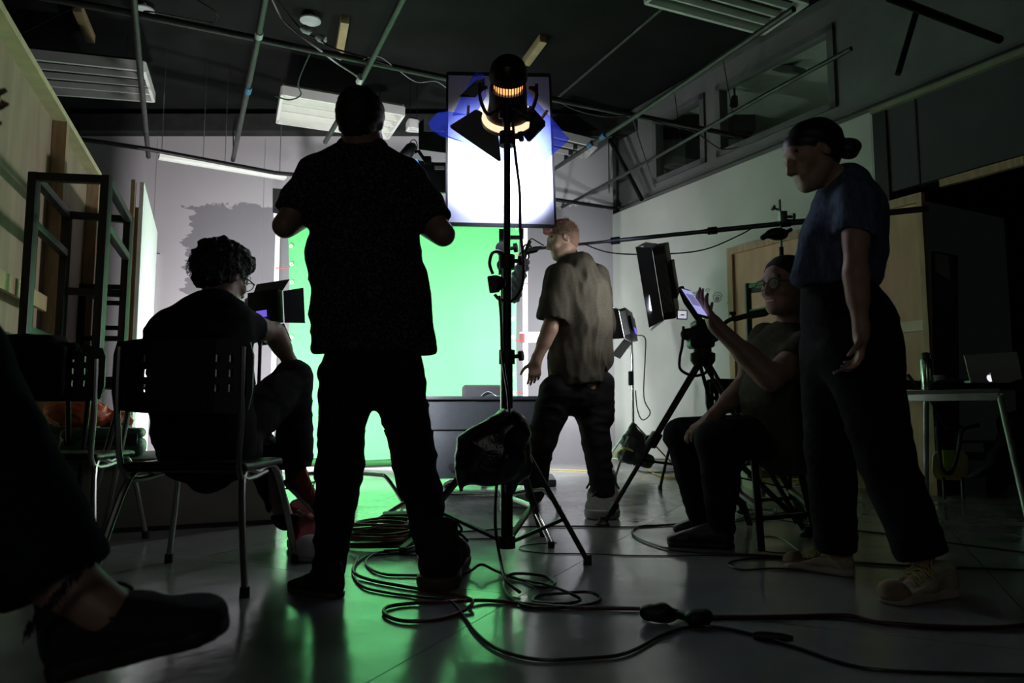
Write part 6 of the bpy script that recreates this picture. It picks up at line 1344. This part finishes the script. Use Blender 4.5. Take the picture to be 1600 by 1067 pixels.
# ---- E: standing woman with a bun, looking down
pE = person('person with hair in a bun, blue-grey t-shirt and beige sneakers, standing and looking down', (P(1340, 900, 2.65).x, 2.65, 0))
H = hframe(P(1268, 243, 2.62), (-.88, -.14, -.42), s=.99); nb = P(1308, 290, 2.64)
sN, sF = P(1338, 308, 2.50), P(1308, 306, 2.80); eN, wN = P(1337, 425, 2.44), P(1346, 520, 2.44); eF, wF = P(1300, 425, 2.86), P(1285, 510, 2.9)
st = [(P(1320, 292, 2.65), .08, .075), (P(1322, 335, 2.65), .145, .115), (P(1311, 385, 2.65), .14, .125), (P(1308, 430, 2.65), .135, .115), (P(1318, 480, 2.65), .15, .125), (P(1327, 530, 2.65), .165, .135)]
latE = (sN-sF).normalized(); hN, hF = P(1345, 550, 2.57), P(1300, 550, 2.72); kN, aN = P(1382, 712, 2.55), P(1442, 872, 2.52); kF, aF = P(1298, 700, 2.78), P(1306, 862, 2.86)
F = SDF(); z = head(F, H, nb, .046); torso(F, st, latE, g=.88, k=.04); z = [q for q in z if q[2] in (1, 3)]; F.cap(sN, sF, .042, k=.04); limb(F, sN, eN, wN, .045, .038, .024); limb(F, sF, eF, wF, .042, .036, .024)
hand(F, wN, (-.12, 0, -1), (-1, .25, 0), -1, (.5, .5, .6, .6), s=.92); hand(F, wF, (-.2, 0, -1), (1, -.2, 0), -1, (.4, .4, .4, .4), s=.92)
limb(F, hN, kN, aN, .08, .054, .036); limb(F, hF, kF, aF, .08, .054, .036); obj('body', F.mesh(.005, zones=z), SK, pE)
hb = mat('dark_brown_hair', (.012, .009, .007), .5, var=.35, vs=50, stretch=(1, 1, 3)); F = SDF(); haircap(F, H, .985, .03); F.ell(H(0, -.05, .03), (.082, .085, .083), (H.r, H.f, H.u), .03)
hr_ = obj('hair', F.mesh(.006, disp=lambda c: .0012*np.sin(160*c[:, 2]+30*c[:, 0])), hb, pE)
F = SDF(); bc = P(1326, 232, 2.62); F.ell(bc, (.042, .045, .038)); F.cap(bc+V((-.04, 0, .0)), H(0, -.1, .02), .03, k=.02); obj('bun', F.mesh(.005, disp=lambda c: .002*np.sin(140*c[:, 2]+60*c[:, 0])), hb, hr_)
bl = mat('blue_grey_jersey', (.085, .105, .17), .95, var=.4, vs=60, bump=.25, bs=250, spec=.1, stretch=(1, 1, .3))
F = SDF(); F.cap(P(1290, 372, 2.60), P(1276, 374, 2.6), .055, .05, .06); F.cap(P(1290, 372, 2.74), P(1276, 374, 2.74), .055, .05, .06); F.cap(st[0][0], nb, .08, .05, .05)
F.cap(sN, sN.lerp(eN, .55), .066, .066, .05); F.cap(sF, sF.lerp(eF, .5), .06, .06, .05);  F.cap(P(1340, 410, 2.62), P(1352, 428, 2.62), .06, .055, .04)
d = (eN-sN).normalized(); F.chop(sN.lerp(eN, .50), V((-.25, 0, -1)), .1, .3); d = (eF-sF).normalized(); F.chop(sF.lerp(eF, .5), d, .1, .3); torso(F, st[:4]+[(P(1306, 446, 2.65), .14, .118)], latE, k=.05); F.cap(P(1268, 405, 2.62), P(1258, 435, 2.62), .045, .05, .05); F.cap(P(1352, 320, 2.62), P(1352, 390, 2.62), .06, .07, .05); F.cut(P(1300, 447, 2.62), (0, 0, -1)); F.cap(nb+V((-.02, 0, .02)), nb+V((-.12, -.02, .14)), .05, .07, .006, sub=True)
obj('tshirt', F.mesh(.0075, disp=folds(.006, 1.3, 11)), bl, pE)
trm = mat('black_twill', (.014, .013, .016), .85, spec=.12, var=.3, vs=40, bump=.2, bs=350)
F = SDF(); torso(F, [(P(1306, 440, 2.65), .135, .118), (P(1318, 490, 2.65), .155, .135), (P(1328, 545, 2.65), .17, .15)], latE, k=.05); F.cap(hN, kN, .125, .095, .03); F.cap(kN, aN+V((-.005, 0, .02)), .092, .082, .02); F.cap(hF, kF, .115, .09, .03); F.cap(kF, aF, .09, .075, .02)
F.cap(P(1365, 500, 2.6), P(1368, 560, 2.58), .075, .08, .05); F.cut(P(1300, 438, 2.62), (0, 0, 1)); d = (aN-kN).normalized(); F.chop(aN-d*.01, d, .14, .3); d = (aF-kF).normalized(); F.chop(aF-d*.01, d, .14, .3)
obj('trousers', F.mesh(.008, disp=folds(.006, 1.1, 13)), trm, pE)
bei = mat('beige_knit', (.38, .34, .26), .85, var=.15, vs=50, bump=.2, bs=200); beis = mat('cream_sole', (.42, .39, .33), .5, var=.1); lc = mat('yellow_lace', (.42, .38, .16), .8, var=.1); tan = mat('tan_toe', (.25, .19, .12), .8, var=.1)
shoe(pE, G(1337, 902), G(1226, 884), m=bei, sole=beis, lace=lc, high=.085, thick=.022, toecap=tan)
shoe(pE, G(1492, 930), G(1380, 945), m=bei, sole=beis, lace=lc, high=.085, thick=.022, toecap=tan)
bm = NB(); tube(bm, [P(1302, 583, 2.4), P(1313, 578, 2.4), P(1330, 564, 2.42)], .0045, 8); o = obj('pen', bm, mat('grey_pen', (.3, .28, .3), .4, var=.1)); tag(o, 'short pale pen held low in the hand of the woman with the bun', 'pen')

# ---- F: person at the lower left corner, crossed leg and big shoe
pF = person('person cut off at the lower left corner, crossed leg in dark jeans and black shoe', (-1.35, 1.0, 0))
hipF = V((-1.42, 1.0, .50)); kF_ = P(-95, 560, 1.12); aF_ = P(98, 905, 1.1); kG, aG = V((-1.0, .82, .48)), V((-.98, .8, .09))
H = hframe((-1.5, 1.0, 1.25), (1, .5, -.1)); nb = V((-1.48, 1.0, 1.12)); sN, sF = V((-1.38, .82, 1.03)), V((-1.5, 1.18, 1.03)); eN, wN = V((-1.2, .78, .75)), V((-.95, .9, .72)); eF, wF = V((-1.3, 1.25, .98)), P(-142, 216, 1.2)
st = [(V((-1.47, 1.0, 1.06)), .11, .08), (V((-1.45, 1.0, .95)), .18, .12), (V((-1.44, 1.0, .7)), .17, .125), (V((-1.44, 1.0, .5)), .18, .14)]; latF = (sF-sN).normalized()
F = SDF(); z = head(F, H, nb); torso(F, st, latF, g=.9); F.cap(sN, sF, .05, k=.04); limb(F, sN, eN, wN, .052, .042, .028); limb(F, sF, eF, wF, .052, .042, .028); hand(F, wN, (.8, .2, -.2), (0, 0, -1), 1); hand(F, wF, P(-60, 176, 1.2)-wF, (0, 1, .3), 1, (.2, .2, .2, .3))
limb(F, hipF+V((0, .1, 0)), kF_, aF_, .085, .058, .04); limb(F, hipF-V((0, .1, 0)), kG, aG, .085, .058, .04); F.cap(aF_, P(175, 960, 1.1), .04, .035, .02); obj('body', F.mesh(.006, zones=z), SKD, pF)
navy = mat('dark_blue_denim', (.010, .013, .025), .9, spec=.12, var=.3, vs=60, bump=.3, bs=400)
F = SDF(); F.cap(hipF+V((0, -.08, 0)), hipF+V((0, .08, 0)), .14, k=.03); F.cap(hipF+V((0, .1, 0)), kF_, .105, .088, .03); F.cap(kF_, P(75, 885, 1.1), .086, .08, .02); F.cap(hipF-V((0, .1, 0)), kG, .105, .085, .03); F.cap(kG, aG+V((0, 0, .06)), .085, .07, .02)
d = (P(95, 905, 1.1)-P(-20, 700, 1.1)).normalized(); F.chop(P(82, 915, 1.1), d, .16, .3)
jn = obj('jeans', F.mesh(.007, disp=folds(.004, 1.3, 15)), navy, pF)
F = SDF(); torso(F, st, latF); F.cap(sN, sN.lerp(eN, .6), .066, .06, .04); F.cap(sF, sF.lerp(eF, .6), .066, .06, .04); obj('tshirt', F.mesh(.01, disp=folds(.005)), fabric_k, pF)
F = SDF(); haircap(F, H, 1.03); obj('hair', F.mesh(.009), hb, pF)
bm = NB()
for i in range(150):
    a = i/150; q_ = P(36+a*112, 985-a*128+random.uniform(-6, 6), 1.03); tube(bm, [q_, q_+V((random.uniform(-.004, .006), 0, -.006-random.random()*.012))], .0009, 3, caps=False)
obj('frayed_hem', bm, navy, jn, kind='stuff')
sF_ = shoe(pF, P(78, 1062, 1.12), P(366, 985, 1.12), up=(-.28, -.12, 1), m=sh_k, sole=mat('dark_sole', (.012, .011, .01), .6, var=.1), lace=mat('dark_lace', (.02, .018, .02), .8, var=.1), high=.13, w=1.1, thick=.02)
shoe(pF, aG+V((-.06, 0, -.09)), aG+V((.2, .02, -.09)), m=sh_k, sole=black, lace=None)
t = thing('wooden_chair', 'chair of the person cut off at the lower left corner', 'chair', (-1.45, 1.0, 0))
bm = NB(); box(bm, (-1.42, 1.0, .345), (.44, .42, .03), bev=.01); obj('seat', bm, bw_, t)
for x, y in ((-.18, -.18), (.18, -.18), (-.18, .18), (.18, .18)):
    bm = NB(); tube(bm, [V((-1.42+x, 1+y, .34)), V((-1.42+x*1.15, 1+y*1.15, 0))], .012, 8); obj('leg', bm, steel, t)

# ---- G: person at the far right edge behind the laptop
DG = 5.6
pG = person('person at the far right edge seated behind the laptop, mostly hidden in shadow', (P(1655, 700, DG).x, DG, 0))
H = hframe(P(1628, 497, DG), (-.95, -.1, -.25), s=1.0); nb = P(1642, 532, DG); sN, sF = P(1645, 552, DG-.17), P(1645, 552, DG+.17); eN, wN = P(1625, 598, DG-.2), P(1590, 598, DG-.15)
eF, wF = P(1625, 598, DG+.2), P(1590, 598, DG+.15); st = [(P(1642, 545, DG), .11, .08), (P(1645, 570, DG), .18, .11), (P(1648, 620, DG), .16, .12), (P(1652, 652, DG), .17, .13)]
latG = V((0, 1, 0)); hN, hF = P(1652, 660, DG-.1), P(1652, 660, DG+.1); kN, aN = P(1590, 658, DG-.12), P(1553, 722, DG-.25); kF, aF = P(1575, 662, DG+.12), P(1580, 740, DG+.1)
F = SDF(); z = head(F, H, nb); torso(F, st, latG, g=.9); F.cap(sN, sF, .05, k=.04); limb(F, sN, eN, wN, .048, .04, .028); limb(F, sF, eF, wF, .048, .04, .028); hand(F, wN, (-1, 0, -.1), (0, 0, -1), 1); hand(F, wF, (-1, 0, -.1), (0, 0, -1), -1)
limb(F, hN, kN, aN, .08, .055, .038); limb(F, hF, kF, aF, .08, .055, .038); obj('body', F.mesh(.008, zones=z), SKD, pG)
F = SDF(); haircap(F, H, 1.06); F.cap(H(0, -.08, .0), H(0, -.07, -.14), .06, .05, .03); obj('hair', F.mesh(.008), hb, pG)
F = SDF(); torso(F, st, latG); F.cap(sN, sN.lerp(eN, .8), .062, .055, .04); F.cap(sF, sF.lerp(eF, .8), .062, .055, .04); obj('jumper', F.mesh(.01, disp=folds(.005)), fabric_k, pG)
F = SDF(); F.cap(hN, hF, .12, k=.03); F.cap(hN, kN, .1, .075, .03); F.cap(kN, aN, .072, .055, .02); F.cap(hF, kF, .1, .075, .03); F.cap(kF, aF, .072, .055, .02); obj('trousers', F.mesh(.01, disp=folds(.005)), denim_k, pG)
shoe(pG, aN+V((.05, 0, -.08)), aN+V((-.2, -.02, -.12)), up=(-.2, 0, 1), m=sh_k, sole=black); shoe(pG, aF+V((.05, 0, -.08)), aF+V((-.2, 0, -.09)), m=sh_k, sole=black)
print('TRIS', sum(len(o.data.polygons)*2 for o in COL.objects if o.type == 'MESH'))
